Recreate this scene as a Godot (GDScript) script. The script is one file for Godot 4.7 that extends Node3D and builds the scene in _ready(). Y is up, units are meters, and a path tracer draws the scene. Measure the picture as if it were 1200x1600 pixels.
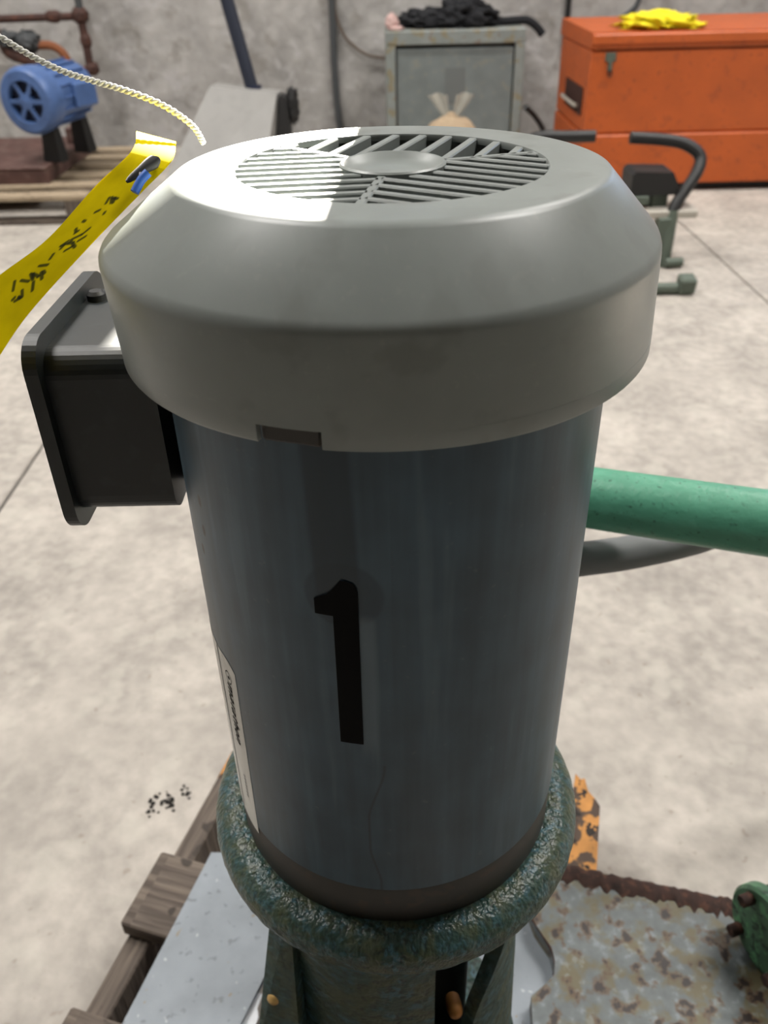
extends Node3D
# A grey vertical electric motor on a corroded pump, in a concrete workshop.

const YM := 0.8678      # height of the lower edge of the motor's fan cover

var taken := {}
var M := {}

# ---------------------------------------------------------------- mesh builder
class MB:
	var st := SurfaceTool.new()
	func _init() -> void:
		st.begin(Mesh.PRIMITIVE_TRIANGLES)
	func vtx(p: Vector3, n: Vector3, uv: Vector2) -> void:
		st.set_normal(n)
		st.set_uv(uv)
		st.add_vertex(p)
	func tri(a: Vector3, b: Vector3, c: Vector3, na: Vector3, nb: Vector3, nc: Vector3, ua := Vector2.ZERO, ub := Vector2.ZERO, uc := Vector2.ZERO) -> void:
		var g := (b - a).cross(c - a)
		if g.length_squared() < 1e-18:
			return
		if g.dot(na + nb + nc) > 0.0:
			vtx(a, na, ua); vtx(c, nc, uc); vtx(b, nb, ub)
		else:
			vtx(a, na, ua); vtx(b, nb, ub); vtx(c, nc, uc)
	func flat(a: Vector3, b: Vector3, c: Vector3, out: Vector3, ua := Vector2.ZERO, ub := Vector2.ZERO, uc := Vector2.ZERO) -> void:
		var n := (b - a).cross(c - a).normalized()
		if n.dot(out) < 0.0:
			n = -n
		tri(a, b, c, n, n, n, ua, ub, uc)
	func quad(a: Vector3, b: Vector3, c: Vector3, d: Vector3, out: Vector3) -> void:
		flat(a, b, c, out, Vector2(0, 0), Vector2(1, 0), Vector2(1, 1))
		flat(a, c, d, out, Vector2(0, 0), Vector2(1, 1), Vector2(0, 1))
	# chamfered box
	func box(xf: Transform3D, size: Vector3, bev := 0.001) -> MB:
		var h := size * 0.5
		bev = minf(bev, minf(h.x, minf(h.y, h.z)) * 0.8)
		for a in 3:
			var u := (a + 1) % 3
			var v := (a + 2) % 3
			for s in [-1.0, 1.0]:
				var c := []
				for k in [[-1, -1], [1, -1], [1, 1], [-1, 1]]:
					var p := Vector3.ZERO
					p[a] = s * h[a]; p[u] = k[0] * (h[u] - bev); p[v] = k[1] * (h[v] - bev)
					c.append(xf * p)
				var n := Vector3.ZERO
				n[a] = s
				quad(c[0], c[1], c[2], c[3], xf.basis * n)
			for s in [-1.0, 1.0]:
				for t in [-1.0, 1.0]:
					var c := []
					for k in [[0, -1], [0, 1], [1, 1], [1, -1]]:
						var p := Vector3.ZERO
						p[u] = s * (h[u] - (bev if k[0] else 0.0)); p[v] = t * (h[v] - (0.0 if k[0] else bev)); p[a] = k[1] * (h[a] - bev)
						c.append(xf * p)
					var n := Vector3.ZERO
					n[u] = s; n[v] = t
					quad(c[0], c[1], c[2], c[3], xf.basis * n)
		for sx in [-1.0, 1.0]:
			for sy in [-1.0, 1.0]:
				for sz in [-1.0, 1.0]:
					var s := Vector3(sx, sy, sz)
					flat(xf * (s * Vector3(h.x, h.y - bev, h.z - bev)), xf * (s * Vector3(h.x - bev, h.y, h.z - bev)), xf * (s * Vector3(h.x - bev, h.y - bev, h.z)), xf.basis * s)
		return self
	func block(x0: float, x1: float, y0: float, y1: float, z0: float, z1: float, bev := 0.001) -> MB:
		return box(Transform3D(Basis(), Vector3(x0 + x1, y0 + y1, z0 + z1) * 0.5), Vector3(x1 - x0, y1 - y0, z1 - z0), bev)
	# solid with eight given corners: bottom 4 then top 4, same order round
	func hexa(p: Array) -> MB:
		var mid := Vector3.ZERO
		for q in p:
			mid += q / 8.0
		for f in [[0, 1, 2, 3], [4, 5, 6, 7], [0, 1, 5, 4], [1, 2, 6, 5], [2, 3, 7, 6], [3, 0, 4, 7]]:
			var c: Vector3 = (p[f[0]] + p[f[1]] + p[f[2]] + p[f[3]]) * 0.25
			quad(p[f[0]], p[f[1]], p[f[2]], p[f[3]], c - mid)
		return self
	# closed (anticlockwise) or open profile of (radius, height) turned about an axis
	func revolve(poly: PackedVector2Array, closed := false, a0 := 0.0, a1 := 360.0, seg := 72, xf := Transform3D(), lean: Variant = null) -> MB:
		var n := poly.size()
		var m := n if closed else n - 1
		var en: Array[Vector2] = []
		for i in m:
			var d := poly[(i + 1) % n] - poly[i]
			en.append(Vector2(d.y, -d.x).normalized())
		var full := absf(a1 - a0) > 359.9
		var y0 := 1e9
		var y1 := -1e9
		for p in poly:
			y0 = minf(y0, p.y); y1 = maxf(y1, p.y)
		var put := func(p: Vector2, a: float) -> Vector3:
			var q := Vector3(p.x * sin(a), p.y, p.x * cos(a))
			if lean != null:
				q += lean.call(p.y)
			return xf * q
		for i in m:
			var p := poly[i]
			var q := poly[(i + 1) % n]
			var np := en[i]
			var nq := en[i]
			if closed or i > 0:
				var e := en[(i - 1 + m) % m]
				if e.dot(en[i]) > 0.75:
					np = (e + en[i]).normalized()
			if closed or i < m - 1:
				var e := en[(i + 1) % m]
				if e.dot(en[i]) > 0.75:
					nq = (e + en[i]).normalized()
			for k in seg:
				var t0 := float(k) / seg
				var t1 := float(k + 1) / seg
				var b0 := deg_to_rad(lerpf(a0, a1, t0))
				var b1 := deg_to_rad(lerpf(a0, a1, t1))
				var nn := func(v: Vector2, a: float) -> Vector3: return (xf.basis * Vector3(v.x * sin(a), v.y, v.x * cos(a))).normalized()
				var uv := func(v: Vector2, a: float) -> Vector2: return Vector2(a / TAU, (y1 - v.y) / maxf(y1 - y0, 1e-5))
				var A: Vector3 = put.call(p, b0)
				var B: Vector3 = put.call(q, b0)
				var C: Vector3 = put.call(q, b1)
				var D: Vector3 = put.call(p, b1)
				tri(A, B, C, nn.call(np, b0), nn.call(nq, b0), nn.call(nq, b1), uv.call(p, b0), uv.call(q, b0), uv.call(q, b1))
				tri(A, C, D, nn.call(np, b0), nn.call(nq, b1), nn.call(np, b1), uv.call(p, b0), uv.call(q, b1), uv.call(p, b1))
		if closed and not full:
			var ids := Geometry2D.triangulate_polygon(poly)
			for e in [[a0, -1.0], [a1, 1.0]]:
				var a := deg_to_rad(e[0])
				var out: Vector3 = xf.basis * (Vector3(cos(a), 0, -sin(a)) * e[1] * signf(a1 - a0))
				for k in range(0, ids.size(), 3):
					flat(put.call(poly[ids[k]], a), put.call(poly[ids[k + 1]], a), put.call(poly[ids[k + 2]], a), out)
		return self
	# round bar along a path
	func tube(pts: Array, r: Variant, seg := 12, caps := true) -> MB:
		var n := pts.size()
		var side := Vector3.ZERO
		var rings := []
		var norms := []
		var along := 0.0
		var us := []
		for i in n:
			var d: Vector3 = (pts[mini(i + 1, n - 1)] - pts[maxi(i - 1, 0)]).normalized()
			if i == 0:
				side = d.cross(Vector3.UP if absf(d.y) < 0.9 else Vector3.RIGHT).normalized()
			else:
				side = (side - d * side.dot(d)).normalized()
				along += (pts[i] - pts[i - 1]).length()
			us.append(along)
			var other := d.cross(side)
			var ring := []
			var nr := []
			var rad: float = r[i] if r is Array else r
			for k in seg + 1:
				var a := TAU * k / seg
				var v := side * cos(a) + other * sin(a)
				nr.append(v)
				ring.append(pts[i] + v * rad)
			rings.append(ring)
			norms.append(nr)
		for i in n - 1:
			for k in seg:
				tri(rings[i][k], rings[i + 1][k], rings[i + 1][k + 1], norms[i][k], norms[i + 1][k], norms[i + 1][k + 1], Vector2(us[i], float(k) / seg), Vector2(us[i + 1], float(k) / seg), Vector2(us[i + 1], float(k + 1) / seg))
				tri(rings[i][k], rings[i + 1][k + 1], rings[i][k + 1], norms[i][k], norms[i + 1][k + 1], norms[i][k + 1], Vector2(us[i], float(k) / seg), Vector2(us[i + 1], float(k + 1) / seg), Vector2(us[i], float(k + 1) / seg))
		if caps:
			for i in [0, n - 1]:
				var d: Vector3 = pts[0] - pts[1] if i == 0 else pts[n - 1] - pts[n - 2]
				for k in seg:
					flat(pts[i], rings[i][k], rings[i][k + 1], d)
		return self
	# smooth sheet: fn(u, v) -> Vector3, u and v from 0 to 1
	func grid(fn: Callable, nu: int, nv: int, flip := false) -> MB:
		var P := []
		for i in nu + 1:
			var row := []
			for j in nv + 1:
				row.append(fn.call(float(i) / nu, float(j) / nv))
			P.append(row)
		var close_u: bool = (P[0][nv / 2] - P[nu][nv / 2]).length() < 1e-6
		var N := []
		for i in nu + 1:
			var row := []
			for j in nv + 1:
				var i0 := i - 1
				var i1 := i + 1
				if close_u:
					i0 = (i - 1 + nu) % nu
					i1 = (i + 1) % nu
				else:
					i0 = maxi(i0, 0); i1 = mini(i1, nu)
				var du: Vector3 = P[i1][j] - P[i0][j]
				var dv: Vector3 = P[i][mini(j + 1, nv)] - P[i][maxi(j - 1, 0)]
				if du.length_squared() < 1e-14:
					var jj := 1 if j == 0 else nv - 1
					du = P[i1][jj] - P[i0][jj]
				var c := dv.cross(du).normalized()
				row.append(-c if flip else c)
			N.append(row)
		for i in nu:
			for j in nv:
				var u0 := float(i) / nu
				var u1 := float(i + 1) / nu
				var v0 := float(j) / nv
				var v1 := float(j + 1) / nv
				tri(P[i][j], P[i + 1][j], P[i + 1][j + 1], N[i][j], N[i + 1][j], N[i + 1][j + 1], Vector2(u0, v0), Vector2(u1, v0), Vector2(u1, v1))
				tri(P[i][j], P[i + 1][j + 1], P[i][j + 1], N[i][j], N[i + 1][j + 1], N[i][j + 1], Vector2(u0, v0), Vector2(u1, v1), Vector2(u0, v1))
		return self
	# flat outline (x, y) pushed out along local z from 0 to depth
	func prism(poly: PackedVector2Array, depth: float, xf := Transform3D()) -> MB:
		var ids := Geometry2D.triangulate_polygon(poly)
		for k in range(0, ids.size(), 3):
			for e in [[0.0, -1.0], [depth, 1.0]]:
				var q := []
				for t in 3:
					var p := poly[ids[k + t]]
					q.append(xf * Vector3(p.x, p.y, e[0]))
				flat(q[0], q[1], q[2], xf.basis * Vector3(0, 0, e[1] * signf(depth)), poly[ids[k]], poly[ids[k + 1]], poly[ids[k + 2]])
		var turn := -1.0 if Geometry2D.is_polygon_clockwise(poly) else 1.0
		for i in poly.size():
			var a := poly[i]
			var b := poly[(i + 1) % poly.size()]
			var o := Vector3(b.y - a.y, a.x - b.x, 0) * turn
			quad(xf * Vector3(a.x, a.y, 0), xf * Vector3(b.x, b.y, 0), xf * Vector3(b.x, b.y, depth), xf * Vector3(a.x, a.y, depth), xf.basis * o)
		return self
	# lumpy ball
	func blob(c: Vector3, r: Vector3, rough := 0.1, sd := 1, freq := 1.6, nu := 28, nv := 18, low := -9.0) -> MB:
		var no := FastNoiseLite.new()
		no.seed = sd
		no.frequency = freq
		return grid(func(u: float, v: float) -> Vector3:
			var a := TAU * (0.0 if u >= 1.0 else u)
			var b := PI * v
			var d := Vector3(sin(b) * sin(a), cos(b), sin(b) * cos(a))
			var p := c + d * r * (1.0 + rough * 2.0 * no.get_noise_3dv(d))
			return Vector3(p.x, maxf(p.y, low), p.z), nu, nv)

func rounded(x0: float, x1: float, y0: float, y1: float, r: float) -> PackedVector2Array:
	var out := PackedVector2Array()
	for c in [[x0 + r, y0 + r, 180.0], [x1 - r, y0 + r, 270.0], [x1 - r, y1 - r, 0.0], [x0 + r, y1 - r, 90.0]]:
		for k in 9:
			var a := deg_to_rad(c[2] + 11.25 * k)
			out.append(Vector2(c[0] + r * cos(a), c[1] + r * sin(a)))
	return out

func sm(pts: Array, n := 6) -> Array:     # smooth path through points
	var c := Curve3D.new()
	for i in pts.size():
		var t: Vector3 = (pts[mini(i + 1, pts.size() - 1)] - pts[maxi(i - 1, 0)]) / 6.0
		c.add_point(pts[i], -t, t)
	var out := []
	for i in pts.size() - 1:
		for k in n:
			out.append(c.sample(i, float(k) / n))
	out.append(pts[-1])
	return out

# ---------------------------------------------------------------- objects
func numbered(called: String) -> String:
	if not taken.has(called):
		taken[called] = 0
		return called
	taken[called] += 1
	return "%s_%03d" % [called, taken[called]]

func tag(o: Node3D, label: String, category: String, group := "") -> Node3D:
	o.set_meta("label", label)
	o.set_meta("category", category)
	if group:
		o.set_meta("group", group)
	return o

func thing(called: String, label: String, category: String, at := Vector3.ZERO, turn := 0.0, group := "") -> Node3D:
	var o := Node3D.new()
	o.name = numbered(called)
	add_child(o)
	o.position = at
	o.rotation.y = turn
	return tag(o, label, category, group)

func obj(called: String, mb: MB, mat: Material, parent: Node3D = self, label := "") -> MeshInstance3D:
	var o := MeshInstance3D.new()
	o.name = numbered(called) if parent == self else called
	mb.st.set_material(mat)
	mb.st.index()
	o.mesh = mb.st.commit()
	o.cast_shadow = GeometryInstance3D.SHADOW_CASTING_SETTING_ON
	parent.add_child(o, true)
	if label:
		o.set_meta("label", label)
	return o

func struct(called: String, mb: MB, mat: Material) -> MeshInstance3D:
	var o := obj(called, mb, mat)
	o.set_meta("kind", "structure")
	return o

# ---------------------------------------------------------------- textures
func nz(sd: int, w: int, h: int, freq: float, oct := 4, kind := FastNoiseLite.TYPE_SIMPLEX_SMOOTH) -> PackedByteArray:
	var n := FastNoiseLite.new()
	n.seed = sd
	n.noise_type = kind
	n.frequency = freq
	n.fractal_octaves = oct
	if kind == FastNoiseLite.TYPE_CELLULAR:
		n.cellular_return_type = FastNoiseLite.RETURN_DISTANCE
	return n.get_seamless_image(w, h, false, false, 0.15).get_data()

func pic(w: int, h: int, fn: Callable) -> ImageTexture:
	var d := PackedByteArray()
	d.resize(w * h * 3)
	var k := 0
	for y in h:
		for x in w:
			var c: Color = fn.call(x, y, y * w + x)
			d[k] = int(clampf(c.r, 0, 1) * 255.0)
			d[k + 1] = int(clampf(c.g, 0, 1) * 255.0)
			d[k + 2] = int(clampf(c.b, 0, 1) * 255.0)
			k += 3
	return ImageTexture.create_from_image(Image.create_from_data(w, h, false, Image.FORMAT_RGB8, d))

func grey_pic(w: int, h: int, bytes: PackedByteArray) -> ImageTexture:
	return ImageTexture.create_from_image(Image.create_from_data(w, h, false, Image.FORMAT_L8, bytes))

func mat(c: Color, rough := 0.6, metal := 0.0, spec := 0.5) -> StandardMaterial3D:
	var m := StandardMaterial3D.new()
	m.albedo_color = c
	m.roughness = rough
	m.metallic = metal
	m.metallic_specular = spec
	return m

func tri_mat(tex: Texture2D, scale: Vector3, rough := 0.7, bump: Texture2D = null, bump_cm := 0.0, world := false) -> StandardMaterial3D:
	var m := mat(Color.WHITE, rough)
	m.albedo_texture = tex
	m.uv1_triplanar = true
	m.uv1_world_triplanar = world
	m.uv1_scale = scale
	if bump:
		m.heightmap_enabled = true
		m.heightmap_texture = bump
		m.heightmap_scale = bump_cm
	return m

func ss(a: float, b: float, x: float) -> float:
	return smoothstep(a, b, x)

# speckled paint: base colour with patches of other colours where noise passes a level
func patchy(sd: int, size: int, base: Color, layers: Array, var_amt := 0.1, f0 := 0.01) -> ImageTexture:
	var v := nz(sd, size, size, f0, 5)
	var ns := []
	for l in layers:
		ns.append(nz(l[0], size, size, l[1], l[2]))
	return pic(size, size, func(_x: int, _y: int, i: int) -> Color:
		var t := (v[i] / 255.0 - 0.5) * 2.0
		var c := base * (1.0 + var_amt * t)
		for k in layers.size():
			var l: Array = layers[k]
			c = c.lerp(l[5], ss(l[3], l[4], ns[k][i] / 255.0) * l[6])
		return c)

func materials() -> void:
	# concrete floor
	var a := nz(3, 1024, 1024, 0.004, 5)
	var b := nz(4, 1024, 1024, 0.03, 4)
	var c := nz(5, 1024, 1024, 0.012, 3)
	var pits := nz(6, 1024, 1024, 0.045, 2)
	var fl := pic(1024, 1024, func(_x: int, _y: int, i: int) -> Color:
		var t := (a[i] - 128) / 128.0
		var u := (b[i] - 128) / 128.0
		var col := Color(0.668, 0.643, 0.612) * (1.0 + 0.11 * t + 0.09 * u)
		col = col.lerp(Color(0.76, 0.74, 0.70), ss(0.60, 0.85, c[i] / 255.0) * 0.45)
		col = col.lerp(Color(0.47, 0.42, 0.36), ss(0.80, 0.90, pits[i] / 255.0) * 0.3)
		return col)
	M.floor = tri_mat(fl, Vector3.ONE * 0.8, 0.75, grey_pic(1024, 1024, b), 0.12, true)
	# concrete wall
	var w1 := nz(11, 1024, 1024, 0.005, 5)
	var w2 := nz(12, 1024, 1024, 0.02, 4)
	var w3 := nz(13, 1024, 1024, 0.011, 4)
	var wl := pic(1024, 1024, func(_x: int, _y: int, i: int) -> Color:
		var t := (w1[i] - 128) / 128.0
		var u := (w2[i] - 128) / 128.0
		var col := Color(0.64, 0.63, 0.62) * (1.0 + 0.12 * t + 0.07 * u)
		col = col.lerp(Color(0.70, 0.69, 0.69), ss(0.60, 0.78, w3[i] / 255.0) * 0.7)
		col = col.lerp(Color(0.44, 0.42, 0.39), ss(0.36, 0.15, w3[i] / 255.0) * 0.35)
		return col)
	M.wall = tri_mat(wl, Vector3.ONE * 0.42, 0.9, grey_pic(1024, 1024, w2), 0.6, true)
	M.ceiling = mat(Color(0.72, 0.72, 0.71), 0.9)
	# motor paints
	M.cover = tri_mat(patchy(21, 512, Color(0.515, 0.54, 0.53), [[22, 0.05, 3, 0.74, 0.86, Color(0.60, 0.61, 0.59), 0.35], [23, 0.012, 4, 0.60, 0.85, Color(0.45, 0.465, 0.45), 0.5]], 0.04), Vector3.ONE * 5.0, 0.36)
	M.inside = mat(Color(0.10, 0.10, 0.11), 0.8)
	M.black = mat(Color(0.035, 0.035, 0.04), 0.55)
	M.motor = motor_paint()
	M.band = tri_mat(patchy(31, 256, Color(0.20, 0.19, 0.175), [[32, 0.03, 3, 0.6, 0.8, Color(0.30, 0.24, 0.19), 0.6]], 0.2), Vector3.ONE * 8.0, 0.5)
	M.boxdark = tri_mat(patchy(33, 256, Color(0.125, 0.145, 0.15), [[34, 0.03, 3, 0.6, 0.85, Color(0.165, 0.19, 0.2), 0.5]], 0.1), Vector3.ONE * 8.0, 0.42)
	M.label = mat(Color(0.88, 0.88, 0.86), 0.4)
	M.ink = mat(Color(0.03, 0.032, 0.035), 0.75, 0.0, 0.25)
	M.greyink = mat(Color(0.5, 0.5, 0.5), 0.5)
	M.darksteel = mat(Color(0.24, 0.235, 0.235), 0.4, 0.3)
	M.steel = mat(Color(0.42, 0.42, 0.42), 0.35, 0.9)
	# corroded green-blue casting
	var g1 := nz(41, 512, 512, 0.012, 4)
	var g2 := nz(42, 512, 512, 0.03, 4)
	var g3 := nz(43, 512, 512, 0.05, 3)
	var gp := pic(512, 512, func(_x: int, _y: int, i: int) -> Color:
		var col := Color(0.20, 0.30, 0.275)
		col = col.lerp(Color(0.29, 0.44, 0.50), ss(0.54, 0.72, g2[i] / 255.0) * 0.8)
		col = col.lerp(Color(0.33, 0.34, 0.235), ss(0.46, 0.70, g1[i] / 255.0) * 0.75)
		col = col.lerp(Color(0.14, 0.17, 0.16), ss(0.42, 0.22, g3[i] / 255.0) * 0.7)
		return col)
	M.cast = tri_mat(gp, Vector3.ONE * 10.0, 0.36, grey_pic(512, 512, g3), 0.10)
	M.castdull = tri_mat(gp, Vector3.ONE * 5.0, 0.5, grey_pic(512, 512, g3), 0.15)
	M.bronze = mat(Color(0.80, 0.66, 0.42), 0.35, 0.4)
	M.rustbolt = mat(Color(0.62, 0.42, 0.20), 0.6, 0.2)
	# green pipe paint
	M.pipe = tri_mat(patchy(51, 512, Color(0.33, 0.60, 0.49), [[52, 0.06, 2, 0.80, 0.88, Color(0.10, 0.16, 0.13), 0.9], [53, 0.02, 3, 0.6, 0.8, Color(0.39, 0.66, 0.55), 0.5]], 0.06), Vector3.ONE * 6.0, 0.42, grey_pic(512, 512, nz(54, 512, 512, 0.05, 3)), 0.04)
	M.valve = tri_mat(patchy(55, 256, Color(0.32, 0.47, 0.37), [[56, 0.03, 3, 0.55, 0.75, Color(0.17, 0.24, 0.2), 0.8], [57, 0.025, 3, 0.62, 0.75, Color(0.42, 0.68, 0.48), 0.7]], 0.15), Vector3.ONE * 9.0, 0.5)
	M.hose = mat(Color(0.50, 0.505, 0.51), 0.7)
	# rusted base plate and clean grey plate
	var r1 := nz(61, 1024, 1024, 0.009, 6)
	var r2 := nz(62, 1024, 1024, 0.012, 5)
	var r3 := nz(63, 1024, 1024, 0.02, 4)
	var rp := pic(1024, 1024, func(_x: int, _y: int, i: int) -> Color:
		var col := Color(0.375, 0.40, 0.405) * (1.0 + 0.12 * (r3[i] - 128) / 128.0)
		col = col.lerp(Color(0.385, 0.345, 0.23), ss(0.42, 0.74, r1[i] / 255.0) * 0.85)
		col = col.lerp(Color(0.53, 0.56, 0.585), ss(0.62, 0.85, r3[i] / 255.0) * 0.5)
		col = col.lerp(Color(0.34, 0.25, 0.17), ss(0.57, 0.74, r2[i] / 255.0) * 0.8)
		col = col.lerp(Color(0.13, 0.095, 0.085), ss(0.71, 0.79, r2[i] / 255.0) * 0.9)
		return col)
	M.rustplate = tri_mat(rp, Vector3.ONE * 3.0, 0.55, grey_pic(1024, 1024, nz(64, 1024, 1024, 0.012, 3)), 0.02)
	M.rust = tri_mat(patchy(65, 256, Color(0.20, 0.125, 0.10), [[66, 0.03, 3, 0.55, 0.8, Color(0.36, 0.23, 0.17), 0.7]], 0.3, 0.03), Vector3.ONE * 10.0, 0.85)
	M.greyplate = tri_mat(patchy(67, 512, Color(0.515, 0.545, 0.575), [[68, 0.03, 3, 0.74, 0.9, Color(0.36, 0.37, 0.39), 0.5], [69, 0.025, 2, 0.84, 0.9, Color(0.74, 0.75, 0.77), 0.7], [70, 0.03, 2, 0.88, 0.93, Color(0.52, 0.44, 0.33), 0.6]], 0.05), Vector3.ONE * 4.0, 0.5)
	M.whitescrap = mat(Color(0.85, 0.86, 0.88), 0.6)
	# weathered wood, grain along x
	M.wood = wood(71, Color(0.45, 0.405, 0.365), Color(0.31, 0.275, 0.25))
	M.woodlong = wood(76, Color(0.45, 0.405, 0.365), Color(0.31, 0.275, 0.25), true)
	M.palewood = wood(72, Color(0.72, 0.65, 0.55), Color(0.53, 0.47, 0.39))
	M.orangewood = tri_mat(patchy(73, 512, Color(0.70, 0.49, 0.26), [[74, 0.011, 4, 0.44, 0.56, Color(0.27, 0.22, 0.19), 0.95], [75, 0.015, 3, 0.70, 0.76, Color(0.10, 0.08, 0.07), 0.9]], 0.12), Vector3.ONE * 5.0, 0.8)
	# background paints
	M.orange = tri_mat(patchy(81, 512, Color(0.72, 0.34, 0.13), [[82, 0.02, 4, 0.66, 0.85, Color(0.58, 0.275, 0.13), 0.5], [83, 0.05, 2, 0.82, 0.88, Color(0.45, 0.22, 0.12), 0.5]], 0.05), Vector3.ONE * 1.2, 0.5)
	M.darkrecess = mat(Color(0.22, 0.10, 0.06), 0.8)
	M.cabinet = tri_mat(patchy(84, 512, Color(0.445, 0.475, 0.475), [[85, 0.02, 4, 0.66, 0.85, Color(0.52, 0.51, 0.46), 0.5]], 0.06), Vector3.ONE * 1.5, 0.5)
	M.cabinetframe = tri_mat(patchy(86, 512, Color(0.505, 0.53, 0.52), [[87, 0.012, 4, 0.60, 0.75, Color(0.52, 0.46, 0.33), 0.6], [88, 0.02, 4, 0.68, 0.8, Color(0.47, 0.36, 0.3), 0.6]], 0.06), Vector3.ONE * 1.7, 0.5)
	M.cloth = mat(Color(0.105, 0.11, 0.125), 0.95)
	M.rubber = mat(Color(0.10, 0.10, 0.105), 0.5)
	M.yellow = mat(Color(0.93, 0.86, 0.04), 0.7)
	M.bluepaint = tri_mat(patchy(91, 256, Color(0.30, 0.41, 0.61), [[92, 0.03, 3, 0.6, 0.8, Color(0.24, 0.33, 0.50), 0.6]], 0.08), Vector3.ONE * 3.0, 0.4)
	M.bluedark = mat(Color(0.09, 0.13, 0.24), 0.6)
	M.postblue = mat(Color(0.135, 0.16, 0.22), 0.5)
	M.redsteel = tri_mat(patchy(93, 256, Color(0.36, 0.255, 0.235), [[94, 0.02, 3, 0.55, 0.8, Color(0.44, 0.37, 0.34), 0.7]], 0.15), Vector3.ONE * 3.0, 0.6)
	M.rustpipe = tri_mat(patchy(95, 256, Color(0.26, 0.165, 0.14), [[96, 0.03, 3, 0.55, 0.8, Color(0.42, 0.24, 0.15), 0.7]], 0.2), Vector3.ONE * 5.0, 0.75)
	M.rustorange = mat(Color(0.52, 0.31, 0.19), 0.8)
	M.hood = tri_mat(patchy(97, 256, Color(0.565, 0.56, 0.55), [[98, 0.02, 3, 0.6, 0.8, Color(0.5, 0.5, 0.49), 0.5]], 0.05), Vector3.ONE * 2.0, 0.55)
	M.cable = mat(Color(0.26, 0.27, 0.28), 0.6)
	M.browncable = mat(Color(0.37, 0.32, 0.28), 0.7)
	M.sack = mat(Color(0.66, 0.58, 0.48), 0.9)
	var pl := mat(Color(0.86, 0.84, 0.78, 0.35), 0.22)
	pl.transparency = BaseMaterial3D.TRANSPARENCY_ALPHA
	pl.cull_mode = BaseMaterial3D.CULL_DISABLED
	M.plastic = pl
	M.pink = mat(Color(0.78, 0.66, 0.64), 0.7)
	M.greenmetal = mat(Color(0.36, 0.40, 0.36), 0.6, 0.2)
	M.palemetal = mat(Color(0.68, 0.66, 0.62), 0.5)
	M.cord = mat(Color(0.86, 0.86, 0.84), 0.45)
	M.blueplastic = mat(Color(0.22, 0.42, 0.78), 0.45)
	M.frame = mat(Color(0.55, 0.56, 0.57), 0.5)
	M.crumb = mat(Color(0.13, 0.12, 0.11), 0.9)
	var gl := mat(Color(0.9, 0.95, 0.95, 0.06), 0.0)
	gl.transparency = BaseMaterial3D.TRANSPARENCY_ALPHA
	M.glass = gl

func wood(sd: int, lightc: Color, dark: Color, along_z := false) -> StandardMaterial3D:
	var n := FastNoiseLite.new()
	n.seed = sd
	n.frequency = 1.0
	n.fractal_octaves = 4
	var f := PackedByteArray()
	f.resize(512 * 512)
	for y in 512:
		for x in 512:
			var s := 0.5 + 0.5 * (n.get_noise_2d(y * 0.004, x * 0.055) if along_z else n.get_noise_2d(x * 0.004, y * 0.055))
			f[y * 512 + x] = int(clampf(0.5 + (s - 0.5) * 2.2, 0, 1) * 255.0)
	var kn := nz(sd + 100, 512, 512, 0.012, 3)
	var t := pic(512, 512, func(_x: int, _y: int, i: int) -> Color:
		var c := dark.lerp(lightc, f[i] / 255.0)
		return c.lerp(dark * 0.6, ss(0.74, 0.84, kn[i] / 255.0) * 0.7))
	return tri_mat(t, Vector3.ONE * 3.0, 0.85, grey_pic(512, 512, f), 0.1)

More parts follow.
